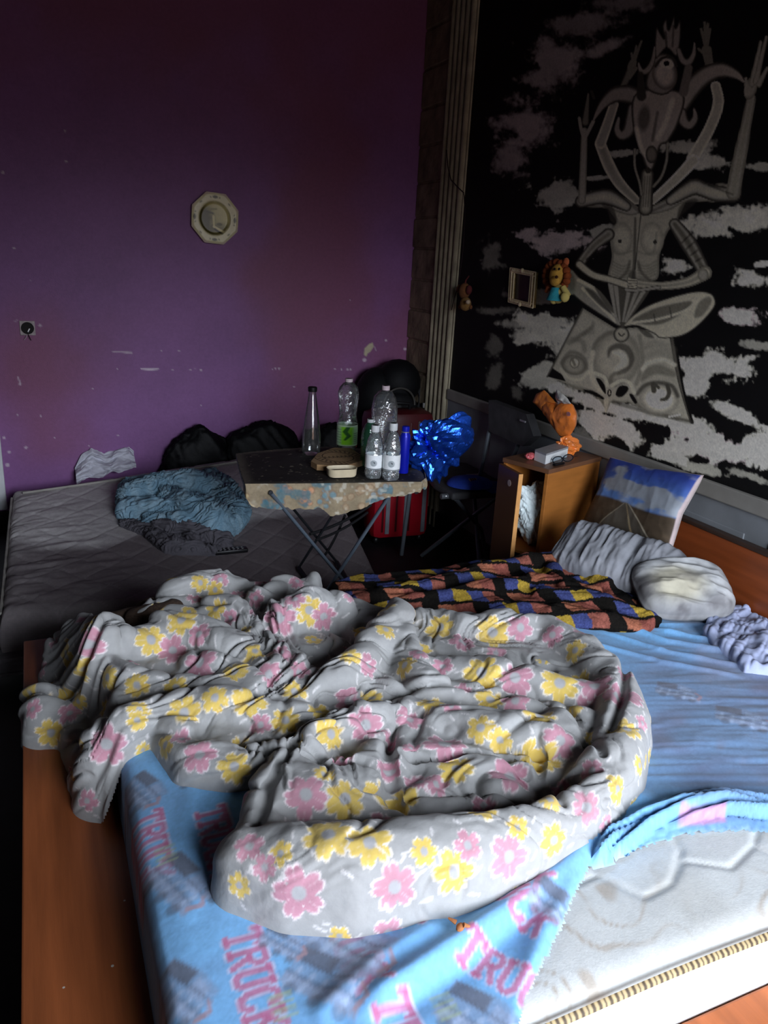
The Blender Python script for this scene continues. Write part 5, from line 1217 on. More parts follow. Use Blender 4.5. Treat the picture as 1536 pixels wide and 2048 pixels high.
# ------------------------------------------------------------------ ironing board used as a table
ZB = .68
ib = empty('ironing_board', (1.05, 2.85, .12), 'low ironing board with blackened top and ragged flowered cover used as a table', 'ironing board')
OUT = [(472, 907), (520, 902), (580, 897), (650, 893), (720, 897), (780, 908), (825, 926), (846, 948), (850, 959), (842, 965), (800, 965), (700, 967), (600, 968), (490, 969), (480, 940)]
ow = np.array([aZ(x, y, ZB) for x, y in OUT])
def board():
    def poly_prism(pts, z0, z1):
        n = len(pts); V = np.concatenate([np.c_[pts[:, :2], np.full(n, z1)], np.c_[pts[:, :2], np.full(n, z0)]])
        F = [tuple(range(n))[::-1], tuple(range(n, 2 * n))] + [(i, (i + 1) % n, n + (i + 1) % n, n + i) for i in range(n)]
        return V, F
    V, F = poly_prism(ow * [1, 1, 1] - [0, 0, .0], ZB - .022, ZB - .004); MB().add(V, F).build('board', mat('grey steel mesh', '4a4c50', .5, metal=.4), ib, smooth=False)
    lo, hi = ow.min(0), ow.max(0); res = .006
    X, Y = np.meshgrid(np.arange(lo[0] - .02, hi[0] + .02, res), np.arange(lo[1] - .02, hi[1] + .02, res), indexing='ij'); nx, ny = X.shape; X = X.ravel(); Y = Y.ravel()
    P2 = np.stack([X, Y], -1); ins = inside(P2, ow[:, :2]); d, _ = segdist(P2, ow[:, :2], True)
    Z = np.full(X.shape, ZB) + .003 * (fbm(X * 14, Y * 14, 3) - .5)
    V = np.stack([X, Y, Z], -1); P = Paint(P2, '1f1b18')
    P.C *= (.6 + .9 * fbm(X * 20, Y * 20, 6))[:, None]
    sp = vnoise(X * 90, Y * 90, 9) > .90; P.C[sp] = np.array(lin('6f6758'))
    near = sst(.05, .0, d); P.C = P.C * (1 - near[:, None] * .4) + np.array(lin('7d7465')) * near[:, None] * .4
    V2, F2, C2 = masked(V, gridF(nx, ny), ins | (d < .004), P.C)
    o = mesh('cover', V2, F2, mat('ironing board cover', attr=True, rough=.75, nscale=90, namt=.12, bump=.2, bscale=80), ib, True, C2); o['label'] = 'blackened flowered cover'
    # hanging ragged edge along the near side
    edge = [(485, 955), (490, 969), (560, 968.5), (640, 968), (720, 967), (800, 965), (842, 965), (852, 957), (849, 945)]
    ew = np.array([aZ(x, y, ZB) for x, y in edge]); L = np.r_[0, np.cumsum(np.linalg.norm(np.diff(ew, axis=0), axis=1))]
    n1, n2 = 260, 26; s = np.linspace(0, L[-1], n1); E = np.stack([np.interp(s, L, ew[:, k]) for k in range(3)], -1)
    ex = pj(E)[:, 0]; drop_px = np.interp(ex, [486, 500, 520, 560, 600, 640, 652, 660, 690, 715, 740, 770, 800, 830, 850], [20, 34, 42, 45, 44, 45, 50, 58, 56, 50, 40, 30, 24, 20, 14])
    dr = drop_px / 455 + .010 * (fbm(s * 40, s * 0, 3, 3) - .5) * 2
    S, T = np.meshgrid(np.arange(n1), np.linspace(0, 1, n2), indexing='ij'); S = S.ravel(); T = T.ravel()
    V = E[S].copy(); V[:, 2] += .002 - dr[S] * T
    V[:, 1] -= (.010 * np.sin(np.clip(T * 3, 0, 1) * 1.57) + .008 * np.sin(s[S] * 60 + 2 * fbm(s[S] * 9, T * 0, 5)) * T)
    px = np.stack([s[S], T * dr[S]], -1); P = Paint(px, '9c8c70')
    n = fbm(px[:, 0] * 14, px[:, 1] * 16, 4); P.C *= (.6 + .7 * n)[:, None]
    for c0, c1, col in ((.05, .14, 'c9b488'), (.17, .25, '4f7480'), (.26, .40, 'cf9268'), (.40, .46, '6c8f98'), (.50, .62, 'b0997a'), (.62, .7, '8f9da0')):
        for k in range(9):
            rng = random.Random(int(c0 * 100) + k); x = L[-1] * rng.uniform(c0, c1); y = rng.uniform(.005, .10)
            P.ell((x, y), rng.uniform(.012, .022), rng.uniform(.010, .018), col, rot=rng.uniform(0, 3), op=.85, soft=.3, rim='8a6f55')
    bl = sst(.55, .68, fbm(px[:, 0] * 22 + 5, px[:, 1] * 30, 18)) * .8; P.C = P.C * (1 - bl[:, None]) + np.array(lin('4d727c')) * bl[:, None]
    wl_ = sst(.6, .75, vnoise(px[:, 0] * 70, px[:, 1] * 70, 28)) * sst(.4, .6, fbm(px[:, 0] * 12, px[:, 1] * 12, 29)) * .5; P.C = P.C * (1 - wl_[:, None]) + np.array(lin('cfccbc')) * wl_[:, None]
    V2 = V + (0, .003, 0); N = len(V); F = gridF(n1, n2)
    o = mesh('cover_skirt', np.concatenate([V, V2]), np.concatenate([F, F[:, ::-1] + N]), mat('ironing board cover'), ib, True, np.concatenate([P.C, P.C])); o['label'] = 'ragged cream, peach and blue flowered edge'
board()
m_leg = mat('blue grey steel', '66727e', .45, 20, .1, metal=.3); m_legd = mat('dark steel', '24262a', .5, metal=.3)
YL = aZ(650, 968, ZB)[1] + .03
B0, B1 = aY(560, 1008, YL), aY(765, 1012, YL)
F0 = aY(676, 1148, YL + .05)
A0 = B0 + (B0 - F0) * ((.652 - B0[2]) / (B0[2] - F0[2])); A1 = B1 + (B1 - F0) * ((.652 - B1[2]) / (B1[2] - F0[2]))
def leg(a, b, m, w=.013):
    a = np.asarray(a, float); b = np.asarray(b, float); MB().tube([a, b], w, 10, flat=.55).build('leg', m, ib)
def floor_pt(x, y, Y): p = aY(x, y, Y); return p
ya = A0[1]
F1 = F0
d0 = F0 - A0; d1 = F1 - A1
def foot_k(a, d):
    k = 1.3
    while k > .8:
        p = a + d * k
        if p[2] > float(m2z(np.array(p[0]), np.array(p[1]))) + .012: break
        k -= .01
    return k
kf = min(foot_k(A0, d0), foot_k(A1, d1)); kb = kf * .93
leg(A0, A0 + d0 * kf, m_leg); leg(A1, A1 + d1 * kf, m_leg)
b0, b1 = A0 + (.05, .30, 0), A1 + (-.03, .28, 0)
leg(b0, b0 + d0 * kb, m_legd, .010); leg(b1, b1 + d1 * kb, m_legd, .010)
for a_, d_, c_ in ((A0, d0, b0), (A1, d1, b1)): MB().tube([a_ + d_ * kf, c_ + d_ * kb], .010, 8).build('foot_bar', m_legd, ib)
MB().tube([A0 + (0, 0, 0), b0], .009, 8).build('cross_bar', m_legd, ib); MB().tube([A1 + (0, 0, 0), b1], .009, 8).build('cross_bar', m_legd, ib)
for q, (pa_, pb_, r_) in enumerate((((742, 1010), (620, 1068), .007), ((735, 1025), (632, 1080), .006), ((690, 1030), (650, 1110), .006))):
    a, b = aY(pa_[0], pa_[1], 3.15), aY(pb_[0], pb_[1], 3.0); mid = (a + b) / 2 + (0, 0, -.03)
    t = np.linspace(0, 1, 12)[:, None]; MB().tube((1 - t) ** 2 * a + 2 * t * (1 - t) * mid + t * t * b, r_, 8).build('strap', mat('black webbing'), ib)

# ------------------------------------------------------------------ things standing on the ironing board
def base_at(x, y, z=ZB): return aZ(x, y, z + .0045)
def bottle(name, x, y, ytop, rpx, prof, m, label, parts=(), crink=0.0, seed=0, cat='bottle', seg=32, fixed_h=None, tilt=None):
    b = base_at(x, y); h = fixed_h or (zat(b[0], b[1], ytop) - b[2]); r = rpx * dep(b + (0, 0, h / 2)) / FPX
    root = empty(name, b, label, cat)
    MB().lathe([(p[0] * r, p[1] * h) for p in prof], b, seg, crink, seed).build('bottle_body', m, root)
    for pn, pp, pm in parts:
        MB().lathe([(p[0] * r, p[1] * h) for p in pp], b, seg).build(pn, pm, root)
    return root, b, h, r
glassm = clear_plastic('clear glass', 'eef2f0', .22, .15, 30, .02, .08); petm = clear_plastic('crinkled clear plastic', 'f2f5f5', .30, 1.0, 60, .05); petg = clear_plastic('green plastic', '6fbf98', .25, .7, 60, .16)
petw = clear_plastic('clear water plastic', 'f0f5f6', .33, .9, 70, .10)
capb = mat('black screw cap', '0d0d0e', .45); capw = mat('white screw cap', 'd3d6d6', .45); capp = mat('pale pink screw cap', 'cbb9bd', .45)
bottle('glass_bottle', 622, 907, 774, 19, [(0.001, .03), (.9, .0), (1, .03), (1, .18), (.97, .30), (.80, .50), (.55, .74), (.40, .88), (.36, .93), (.36, 1.0)], glassm, 'tall clear glass bottle with black cap standing left on the ironing board',
       [('bottle_cap', [(.001, .935), (.46, .935), (.48, .95), (.48, .995), (.40, 1.005), (.001, 1.005)], capb)])
rib = [(0.001, .02), (.85, 0), (1, .03), (1, .36), (.94, .37), (.90, .40), (.86, .44), (.84, .50), (.86, .56), (.92, .62), (.95, .66), (.96, .70), (1.0, .72), (1.0, .80), (.86, .88), (.55, .935), (.30, .955), (.30, 1.0)]
gb, b_, h_, r_ = bottle('large_water_bottle', 693, 896, 757, 21, rib, petm, 'large empty plastic bottle with green label behind the pizza box', [('bottle_cap', [(.001, .955), (.34, .955), (.36, .965), (.36, 1.0), (.001, 1.0)], capp)], .04, 4)
def label_wrap(root, b, r, z0, z1, a0, a1, paintf, name='label', m=None):
    n1, n2 = 90, 40
    A, Z = np.meshgrid(np.linspace(a0, a1, n1), np.linspace(0, 1, n2), indexing='ij'); A = A.ravel(); Z = Z.ravel()
    V = b + np.stack([r * np.cos(A), r * np.sin(A), z0 + (z1 - z0) * Z], -1)
    P = Paint(np.stack([(A - a0) / (a1 - a0), Z], -1), 'ffffff'); paintf(P)
    F = gridF(n1, n2); n = len(V); V2 = b + np.stack([(r - .0006) * np.cos(A), (r - .0006) * np.sin(A), z0 + (z1 - z0) * Z], -1)
    return mesh(name, np.concatenate([V, V2]), np.concatenate([F, F[:, ::-1] + n]), m or mat('paper label', attr=True, rough=.5, nscale=90, namt=.05), root, True, np.concatenate([P.C, P.C]))
def fa(b): return math.atan2(-b[1], -b[0])               # angle that faces the camera
def green_label(P):
    P.C[:] = np.array(lin('bfe0b2')); P.stroke([(.5, 0), (.5, 1)], .10, '9be62a', soft=.06); P.stroke([(.52, .95), (.47, .7), (.53, .5), (.47, .3)], [.03, .04, .035, .02], '2f6a22', soft=.02)
    for k in range(6): P.stroke([(.3, .15 + .13 * k), (.40, .15 + .13 * k)], .012, '7da27a', soft=.02); P.stroke([(.62, .12 + .10 * k), (.70, .12 + .10 * k)], .012, '4e7550', soft=.02)
    P.stroke([(0, .97), (1, .97)], .03, 'd4e4cc', soft=.02); P.stroke([(0, .03), (1, .03)], .03, 'c6dcb6', soft=.02)
ad = fa(b_); label_wrap(gb, b_, r_ * 1.012, .06 * h_, .355 * h_, ad - math.pi, ad + math.pi, green_label)
bottle('green_bottle', 737, 930, 838, 17, [(.001, .02), (.9, 0), (1, .04), (1, .62), (.9, .75), (.6, .88), (.34, .93), (.34, 1)], petg, 'short green plastic bottle behind the two small water bottles',
       [('bottle_cap', [(.001, .93), (.38, .93), (.4, .94), (.4, 1.0), (.001, 1.0)], capw)], .05, 9)
bottle('large_water_bottle', 764, 925, 771, 26, [(.001, .02), (.60, 0), (.68, .04), (.64, .12), (.58, .2), (.62, .3), (.70, .36), (.78, .42), (.90, .50), (.98, .58), (1.0, .68), (.96, .76), (.82, .85), (.55, .915), (.25, .945), (.25, 1.0)], petm,
       'large crushed clear bottle with pale cap standing behind the small water bottles', [('bottle_cap', [(.001, .945), (.29, .945), (.30, .955), (.30, 1.0), (.001, 1.0)], capp)], .10, 14)
small = [(.001, .02), (.85, 0), (.98, .03), (1, .10), (.97, .16), (1.0, .19), (1.0, .46), (.96, .48), (1.0, .53), (.96, .60), (.9, .66), (.76, .75), (.5, .835), (.36, .86), (.36, 1.0)]
scap = [('bottle_cap', [(.001, .875), (.46, .875), (.48, .885), (.48, .985), (.44, 1.0), (.001, 1.0)], capw)]
def white_label(P):
    P.C[:] = np.array(lin('f2f6f6')); P.ell((.5, .45), .06, .22, 'aab3b6', soft=.2); P.stroke([(.485, .55), (.51, .52), (.52, .40)], [.006, .014, .004], '2a2e33', soft=.008); P.stroke([(.46, .3), (.54, .3)], .010, '8a9296', soft=.015)
    P.stroke([(0, .04), (1, .04)], .03, '3f4c50', soft=.02)
for x, y, yt, lab in ((746, 954, 862, 'small water bottle with white label, left of the pair at the board edge'), (781, 958, 846, 'small water bottle with white label beside the slim blue bottle')):
    gb, b_, h_, r_ = bottle('small_water_bottle', x, y, yt if x > 760 else 850, 17.5, small, petw, lab, scap, .03, x)
    gb['group'] = 'small water bottles on the ironing board'
    ad = fa(b_); label_wrap(gb, b_, r_ * 1.012, .185 * h_, .455 * h_, ad - math.pi, ad + math.pi, white_label)
m_blue = mat('blue anodised metal', '1520b4', .3, 20, .06, metal=.25, spec=.5)
bottle('blue_bottle', 806, 945, 852, 10.5, [(.001, .0), (.94, 0), (1, .015), (1, .78), (.96, .81), (.70, .86), (.70, .88), (.72, .90), (.72, .99), (.6, 1.0), (.001, 1.0)], m_blue, 'slim shiny blue bottle standing right of the small water bottles', [('neck_ring', [(.72, .865), (.76, .87), (.76, .885), (.72, .89)], mat('steel ring', 'a0a2a8', .3, metal=.7))])

# octagonal pizza box and little cream tray
def prism(pts, z0, z1):
    n = len(pts); V = [(p[0], p[1], z1) for p in pts] + [(p[0], p[1], z0) for p in pts]
    F = [tuple(range(n)), tuple(range(n, 2 * n))[::-1]] + [(i, n + i, n + (i + 1) % n, (i + 1) % n) for i in range(n)]
    return V, F
zt = ZB + .0045 + .024
oc = np.array([aZ(x, y, zt) for x, y in ((622, 922), (636, 906), (668, 895), (702, 896), (726, 913), (726, 920), (690, 932), (634, 929))])
pz = empty('pizza_box', (oc[:, 0].mean(), oc[:, 1].mean(), ZB + .0045), 'octagonal brown cardboard box with printed lid in front of the green labelled bottle', 'box')
V, F = prism(oc, ZB + .0045, zt - .004); MB().add(V, F).build('box_tray', mat('brown cardboard side', 'a5835c', .85, 40, .1), pz, smooth=False)
def pizza_lid():
    lo, hi = oc.min(0), oc.max(0); res = .0022
    X, Y = np.meshgrid(np.arange(lo[0], hi[0], res), np.arange(lo[1], hi[1], res), indexing='ij'); nx, ny = X.shape; P2 = np.stack([X.ravel(), Y.ravel()], -1)
    P = Paint(P2, 'a58560'); c = oc[:, :2].mean(0); e = np.hypot(*((P2 - c) / ((hi - lo)[:2] / 2)).T); a = np.arctan2(*(P2 - c).T)
    for k in range(26):
        t = 2 * math.pi * k / 26; P.stroke([c + .60 * (hi - lo)[:2] / 2 * [math.cos(t), math.sin(t)], c + .74 * (hi - lo)[:2] / 2 * [math.cos(t + .1), math.sin(t + .1)]], .004, '3b2a1e', soft=.003, op=.8)
    w = (np.abs(e - .52) < .02) | (np.abs(e - .82) < .02); P.C[w] = np.array(lin('46321f'))
    for k in range(-3, 4): P.stroke([c + (k * .018 - .006, -.012), c + (k * .018, .014), c + (k * .018 + .006, -.012)], .0028, '3b2a1e', soft=.002, op=.8)
    m = inside(P2, oc[:, :2]); V = np.c_[P2, np.full(len(P2), zt)]; V2, F2, C2 = masked(V, gridF(nx, ny), m, P.C)
    o = mesh('box_lid', V2, F2, mat('printed cardboard', attr=True, rough=.8, nscale=60, namt=.1), pz, False, C2)
pizza_lid()
V, F = prism(oc, zt - .004, zt - .0003); MB().add(V, F).build('lid_board', mat('brown cardboard side'), pz, smooth=False)
tb = base_at(683, 951); ang = -.1
tr = empty('food_tray', tb, 'small cream oblong open tin at the board edge before the cardboard box', 'tin')
def stadium(hw, hd, n=10):
    P = []
    for q, (sx, sy) in enumerate(((1, 1), (-1, 1), (-1, -1), (1, -1))):
        for k in range(n): t = q * math.pi / 2 + k / (n - 1) * math.pi / 2; P.append((sx * (hw - hd * .8) + hd * .8 * math.cos(t), sy * (hd * .2) + hd * .8 * math.sin(t)))
    return np.array(P) @ Rz(ang)[:2, :2].T
hw = 29 * dep(tb) / FPX; hd = .034
rings = [(1.0 * .93, 0), (1.0, .006), (1.03, .030), (1.06, .032), (1.02, .033), (.97, .029), (.93, .006), (.05, .005)]
V = []; n = 40
for s, z in rings:
    V += [tuple(tb + (p[0] * s, p[1] * s, z)) for p in stadium(hw, hd)]
F = [(i * n + k, i * n + (k + 1) % n, (i + 1) * n + (k + 1) % n, (i + 1) * n + k) for i in range(len(rings) - 1) for k in range(n)] + [tuple(range(n))[::-1]]
MB().add(V, F).build('tray_body', mat('cream enamel', 'd8c9a8', .5, 30, .08), tr)
V = [tuple(tb + (p[0] * .95, p[1] * .95, .018)) for p in stadium(hw, hd)]; MB().add(V + [(v[0], v[1], v[2] - .008) for v in V], [tuple(range(n)), tuple(range(n, 2 * n))[::-1]] + [(k, n + k, n + (k + 1) % n, (k + 1) % n) for k in range(n)]).build('food_remains', mat('dark food remains', '33211a', .8, 60, .5), tr)

# blue foil bag at the pointed end of the board
fbc = aY(872, 900, 2.80)
def foil(name, c, r, m, label, cat, seed, amp, f, sub=4, sx=0, parent=None):
    bm = bmesh.new(); bmesh.ops.create_icosphere(bm, subdivisions=sub, radius=1.0)
    V = np.array([v.co[:] for v in bm.verts]); F = [[v.index for v in q.verts] for q in bm.faces]; bm.free()
    q = f
    n = vnoise(V[:, 0] * q + V[:, 2] * q * .5 + 9, V[:, 1] * q - V[:, 2] * q + 3, seed) - .5
    n2 = ridged(V[:, 0] * q * .6 + V[:, 2] * q * .8, V[:, 2] * q * .5 + V[:, 1] * q * .6, seed + 3, 2) - .5
    n3 = fbm(V[:, 0] * 2 + V[:, 2] * 2 + seed, V[:, 1] * 2 - V[:, 2], seed + 8, 2) - .5
    S = V * (1 + amp * n * .8 + amp * n2 * .9 + amp * 1.6 * n3)[:, None]
    top = sst(.2, 1.0, V[:, 2]); S[:, 0] *= 1 + .35 * top; S[:, 1] *= 1 - .55 * top
    bot = sst(-.1, -1.0, V[:, 2]); S[:, 0] *= 1 - .45 * bot
    S = S * np.asarray(r) ; S[:, 0] += sx * S[:, 2]
    o = mesh(name, S + c, np.array(F), m, parent, False)
    if parent is None: tag(o, label, cat)
    return o
bgz = ZB + .005
foil('foil_bag', np.array([fbc[0], fbc[1], bgz + .075]), (.125, .085, .125), mat('blue metallic foil', '2a62e0', .22, 8, .25, .25, 22, .02, metal=.85), 'crumpled shiny blue foil bag on the pointed end of the ironing board', 'bag', 4, .55, 3.4, 5, .22)

# ------------------------------------------------------------------ black folding chair with a blue cap on it
ch = empty('folding_chair', (1.86, 3.25, 0), 'black folding chair with steel tube legs beside the bedside cabinet', 'chair')
m_pad = mat('black padded vinyl', '48484a', .55, 20, .2, .15, 60, spec=.3)
def seat_pad(z0, z1, pts):
    b = bmesh.new(); vs = [b.verts.new((p[0], p[1], z0)) for p in pts]; f = b.faces.new(vs); r = bmesh.ops.extrude_face_region(b, geom=[f])
    for v in [g for g in r['geom'] if isinstance(g, bmesh.types.BMVert)]: v.co.z = z1
    bmesh.ops.recalc_face_normals(b, faces=b.faces); bmesh.ops.bevel(b, geom=[e for e in b.edges], offset=.012, segments=3, affect='EDGES', profile=.5)
    V = [v.co[:] for v in b.verts]; F = [[v.index for v in q.verts] for q in b.faces]; b.free(); return MB().add(V, F)
sp_ = [aZ(x, y, .46)[:2] for x, y in ((850, 945), (868, 968), (905, 990), (1000, 984), (1010, 955), (975, 932), (905, 925))]
seat_pad(.43, .468, sp_[::-1]).build('seat', m_pad, ch)
f0, f1 = aZ(882, 993, .44), aZ(1004, 986, .44)
MB().tube([f0, f1], .014, 10).build('seat_rail', mat('dull steel tube', '808488', .4, metal=.5), ch)
for t in (.06, .15, .3, .55, .8, .95): MB().ball(f0 + (f1 - f0) * t + (0, -.013, .004), .006, 8).build('rivet', mat('bright rivet', 'c2c4c6', .3, metal=.6), ch)
m_tube = mat('dark grey steel tube', '70777e', .4, metal=.4)
def tub(name, pts, r=.011): return MB().tube(pts, r, 10).build(name, m_tube, ch)
tub('leg', [aZ(912, 998, .43), aZ(962, 1058, .2), aZ(962, 1058, .2) + (.05, -.02, -.19)])
tub('leg', [aZ(1000, 990, .43), np.array([1.80, 3.42, .012])]); tub('leg', [np.array([2.04, 3.36, .43]), np.array([1.93, 3.02, .012])]); tub('leg', [np.array([1.70, 3.40, .43]), np.array([1.70, 3.46, .012])])
bk1, bk2 = aX(985, 850, 2.02), aX(1062, 890, 2.03)
bc = np.array([2.035, (bk1[1] + bk2[1]) / 2, 0])
pts = [aX(985, 800, 2.03), aX(1060, 828, 2.035), aX(1075, 872, 2.05), aX(1052, 892, 2.05), aX(985, 862, 2.04)]
pts = np.array(pts); e = np.array([.022, 0, 0]); n = 5
MB().add(np.concatenate([pts - e, pts + e]), [tuple(range(n)), tuple(range(n, 2 * n))[::-1]] + [(k, n + k, n + (k + 1) % n, (k + 1) % n) for k in range(n)]).build('backrest', m_pad, ch, smooth=False)
MB().box(aX(1046, 842, 2.0) - (.004, .022, .004), aX(1046, 842, 2.0) + (.002, .022, .004), .001).build('metal_tab', mat('bright rivet'), ch, smooth=False)
tub('back_post', [aX(985, 830, 2.05), aX(960, 950, 2.0), np.array([2.0, 3.42, .44])]); tub('back_post', [aX(1040, 880, 2.06), aX(1000, 960, 2.05) * [1, 1, 0] + [0, 0, .45]])
cp = aZ(943, 970, .478)
cap = empty('baseball_cap', cp, 'flat blue cap with small pale emblem lying on the black chair seat', 'cap', rz=-.25)
R = Rz(-.28)
crown = MB(); prof = [(.115, .0), (.113, .012), (.095, .028), (.06, .038), (.02, .041), (.0005, .0415)]
crown.lathe(prof, cp + (-.01, 0, .002), 30, squash=.8, rot=-.25); m_cap = mat('blue cotton twill', '2f4fc0', .7, 40, .12, .2, 160)
crown.build('crown', m_cap, cap)
vis = MB(); n1, n2 = 14, 24; V = []
for i in range(n1):
    for j in range(n2):
        t = -1.1 + 2.2 * j / (n2 - 1); r = .10 + .065 * i / (n1 - 1); V.append((r * math.cos(t), r * .8 * math.sin(t), .010 - .006 * (i / (n1 - 1)) - .008 * t * t))
V = np.array(V) @ R.T + cp; vis.add(np.concatenate([V, V - (0, 0, .004)]), [tuple(f) for f in gridF(n1, n2)] + [tuple(f[::-1] + n1 * n2) for f in gridF(n1, n2)]); vis.build('brim', mat('dark blue cotton brim', '22389a', .7), cap)
em = MB(); ec = cp + (-.02, -.045, .036)
em.box(ec - (.022, .013, .0), ec + (.022, .013, .004), .002, Rx(.5)); em.build('emblem', mat('pale emblem patch', 'a89aa4', .6), cap, smooth=False)
em = MB()
for k in (-1, 0, 1): em.box(ec + (k * .011 - .003, -.008, .003), ec + (k * .011 + .003, .009, .0065), .001, Rx(.5))
em.build('emblem_mark', mat('dark red emblem thread', '5a2430', .7), cap, smooth=False)

# ------------------------------------------------------------------ bedside cabinet
ZN = .775
nc = aZ(1098, 939, ZN); nr = aZ(1203, 913, ZN); ex = (nr - nc) / np.linalg.norm(nr - nc); ey = np.array([-ex[1], ex[0], 0]); ND, NW = .375, .215
def nb3(u, v, z): return nc * [1, 1, 0] + ex * u + ey * v + np.array([0, 0, z])
RN = np.stack([ex, ey, np.array([0, 0, 1.0])], 1)
ns = empty('bedside_cabinet', nb3(ND / 2, NW / 2, 0), 'narrow orange brown bedside cabinet with its door ajar beside the headboard', 'cabinet', rz=math.atan2(ex[1], ex[0]))
def nbox(u0, u1, v0, v1, z0, z1, b=.002):
    mb = MB(); mb.box((u0, v0, z0), (u1, v1, z1), b); V = mb.verts() @ RN.T + nc * [1, 1, 0]; r = MB(); r.add(V, mb.F); return r
m_ns = mat('orange brown laminate', 'a3672f', .4, 3, .12, .05, 30, stretch=(3, 3, 14)); m_top = mat('worn cabinet top', '6d4a34', .45, 10, .3); m_door = mat('shaded cabinet door', '5f3a20', .45, 5, .15)  # door coloured darker than the sides to stand for its unlit face
nbox(-.004, ND + .004, -.004, NW + .004, ZN - .018, ZN).build('top_panel', m_top, ns, smooth=False)
nbox(.0, ND, 0, .016, .0, ZN - .018).build('side_panel', m_ns, ns, smooth=False); nbox(.0, ND, NW - .016, NW, .0, ZN - .018).build('side_panel', m_ns, ns, smooth=False)
nbox(ND - .010, ND, .016, NW - .016, .04, ZN - .018).build('back_panel', m_ns, ns, smooth=False); nbox(.004, ND - .01, .016, NW - .016, .05, .068).build('base_panel', m_ns, ns, smooth=False)
nbox(.004, ND - .01, .016, NW - .016, .40, .414).build('shelf', m_ns, ns, smooth=False)
hinge = nb3(-.004, NW, 0); fe = aZ(1046, 947, ZN - .02); dv = (fe - hinge) * [1, 1, 0]; dl = min(np.linalg.norm(dv), .235); dv /= np.linalg.norm(dv); dn = np.array([-dv[1], dv[0], 0])
def dbox(a0, a1, b0, b1, z0, z1, bev=.002):
    mb = MB(); mb.box((a0, b0, z0), (a1, b1, z1), bev); V = mb.verts() @ np.stack([dv, dn, [0, 0, 1.0]], 1).T + hinge; r = MB(); r.add(V, mb.F); return r
dr = dbox(0, dl, -.018, 0, .06, ZN - .022).build('door', m_door, ns, smooth=False)
dbox(dl - .0005, dl + .003, -.018, 0, .06, ZN - .022, .0005).build('edge_strip', mat('lit door edge', 'd59b5c', .5), dr, smooth=False)  # paler colour paints the light falling on the door's thickness
for s in (-.019, .001):
    st_ = MB(); st_.lathe([(.013, 0), (.013, .0012), (.0005, .0014)], hinge + dv * (dl * .62) + dn * s + np.array([0, 0, ZN - .075]), 16, tilt=np.stack([dv, np.array([0, 0, 1.0]), -dn if s < 0 else dn], 1)); st_.build('sticker', mat('pale sticker', 'b9a39a', .6), dr, smooth=False)
pbc = nb3(.105, NW / 2, .415 + .135)
foil('plastic_bag', pbc, (.085, .068, .128), mat('translucent white plastic bag', 'dbe8e8', .3, 15, .2, .6, 40, .01), 'crumpled whitish plastic bag inside the open bedside cabinet', 'bag', 8, .26, 6, 5)

# things on the cabinet
wb = empty('white_box', aZ(1100, 918, ZN + .001), 'small white carton on the bedside cabinet beside the glasses', 'box', rz=math.atan2(ex[1], ex[0]) + .12)
wa, wb_, wc_ = aZ(1068, 920, ZN + .001), aZ(1090, 929, ZN + .001), aZ(1134, 914, ZN + .001)
u = (wc_ - wb_); v = wa - wb_; hgt = .044
def para(o, u, v, z0, z1, grow=0):
    uu = u / np.linalg.norm(u) * grow; vv = v / np.linalg.norm(v) * grow; o = o - uu - vv; u = u + 2 * uu; v = v + 2 * vv
    c4 = [o, o + u, o + u + v, o + v]; V = [p * [1, 1, 0] + [0, 0, z] for z in (z0, z1) for p in c4]
    return MB().add(V, [(0, 3, 2, 1), (4, 5, 6, 7), (0, 1, 5, 4), (1, 2, 6, 5), (2, 3, 7, 6), (3, 0, 4, 7)])
para(wb_, u, v, ZN + .001, ZN + hgt - .008).build('carton_base', mat('white carton', 'dfe2e1', .5, 30, .03), wb, smooth=False)
para(wb_, u, v, ZN + hgt - .0075, ZN + hgt, .0006).build('carton_lid', mat('grey printed lid', '97989a', .5, 30, .1), wb, smooth=False)
gp = aZ(1128, 926, ZN + .001); gl = empty('glasses', gp, 'dark framed eyeglasses lying in front of the white carton', 'glasses', rz=.3)
a = np.linspace(0, 2 * math.pi, 26); m_gl = mat('dark spectacle frame', '141820', .35)
for k in (-1, 1):
    c0 = gp + np.array([.032 * k, .0 + .010 * k, .014]); MB().tube(c0 + np.stack([.024 * np.cos(a), .010 + 0 * a, .014 * np.sin(a)], -1), .0022, 6, cap=False).build('rim', m_gl, gl)
    MB().lathe([(.0225, 0), (.0225, .001), (.0005, .001)], c0 + (0, .010, 0), 22, tilt=np.array([[1, 0, 0], [0, 0, 1.0], [0, .58, 0]])).build('lens', clear_plastic('spectacle lens', 'e8eef2', .15, 0.0, 10, .02, .03), gl)
MB().tube([gp + (-.010, .008, .016), gp + (0, .010, .020), gp + (.010, .014, .016)], .002, 6).build('bridge', m_gl, gl)
MB().tube([gp + (.056, .022, .016), gp + (.085, .05, .010), gp + (.12, .075, .004)], .002, 6).build('temple', m_gl, gl); MB().tube([gp + (-.056, -.002, .016), gp + (-.03, .055, .010), gp + (.04, .09, .004)], .002, 6).build('temple', m_gl, gl)
pm = aZ(1117, 930, ZN + .001); MBc = MB().box(pm + (-.03, -.008, 0), pm + (.03, .008, .010), .003, Rz(.3))
tag(MBc.build('lighter', mat('black lighter plastic', '0e0e10', .4)), 'black lighter lying at the edge of the bedside cabinet', 'lighter')
rd = aZ(1060, 912, ZN + .014); crumple('candy_wrapper', rd, (.020, .016, .013), mat('red pink wrapper', 'c05a5e', .4, 30, .2), 'crumpled red wrapper left of the white carton', 'wrapper', 5, .5, 3, 3, True)

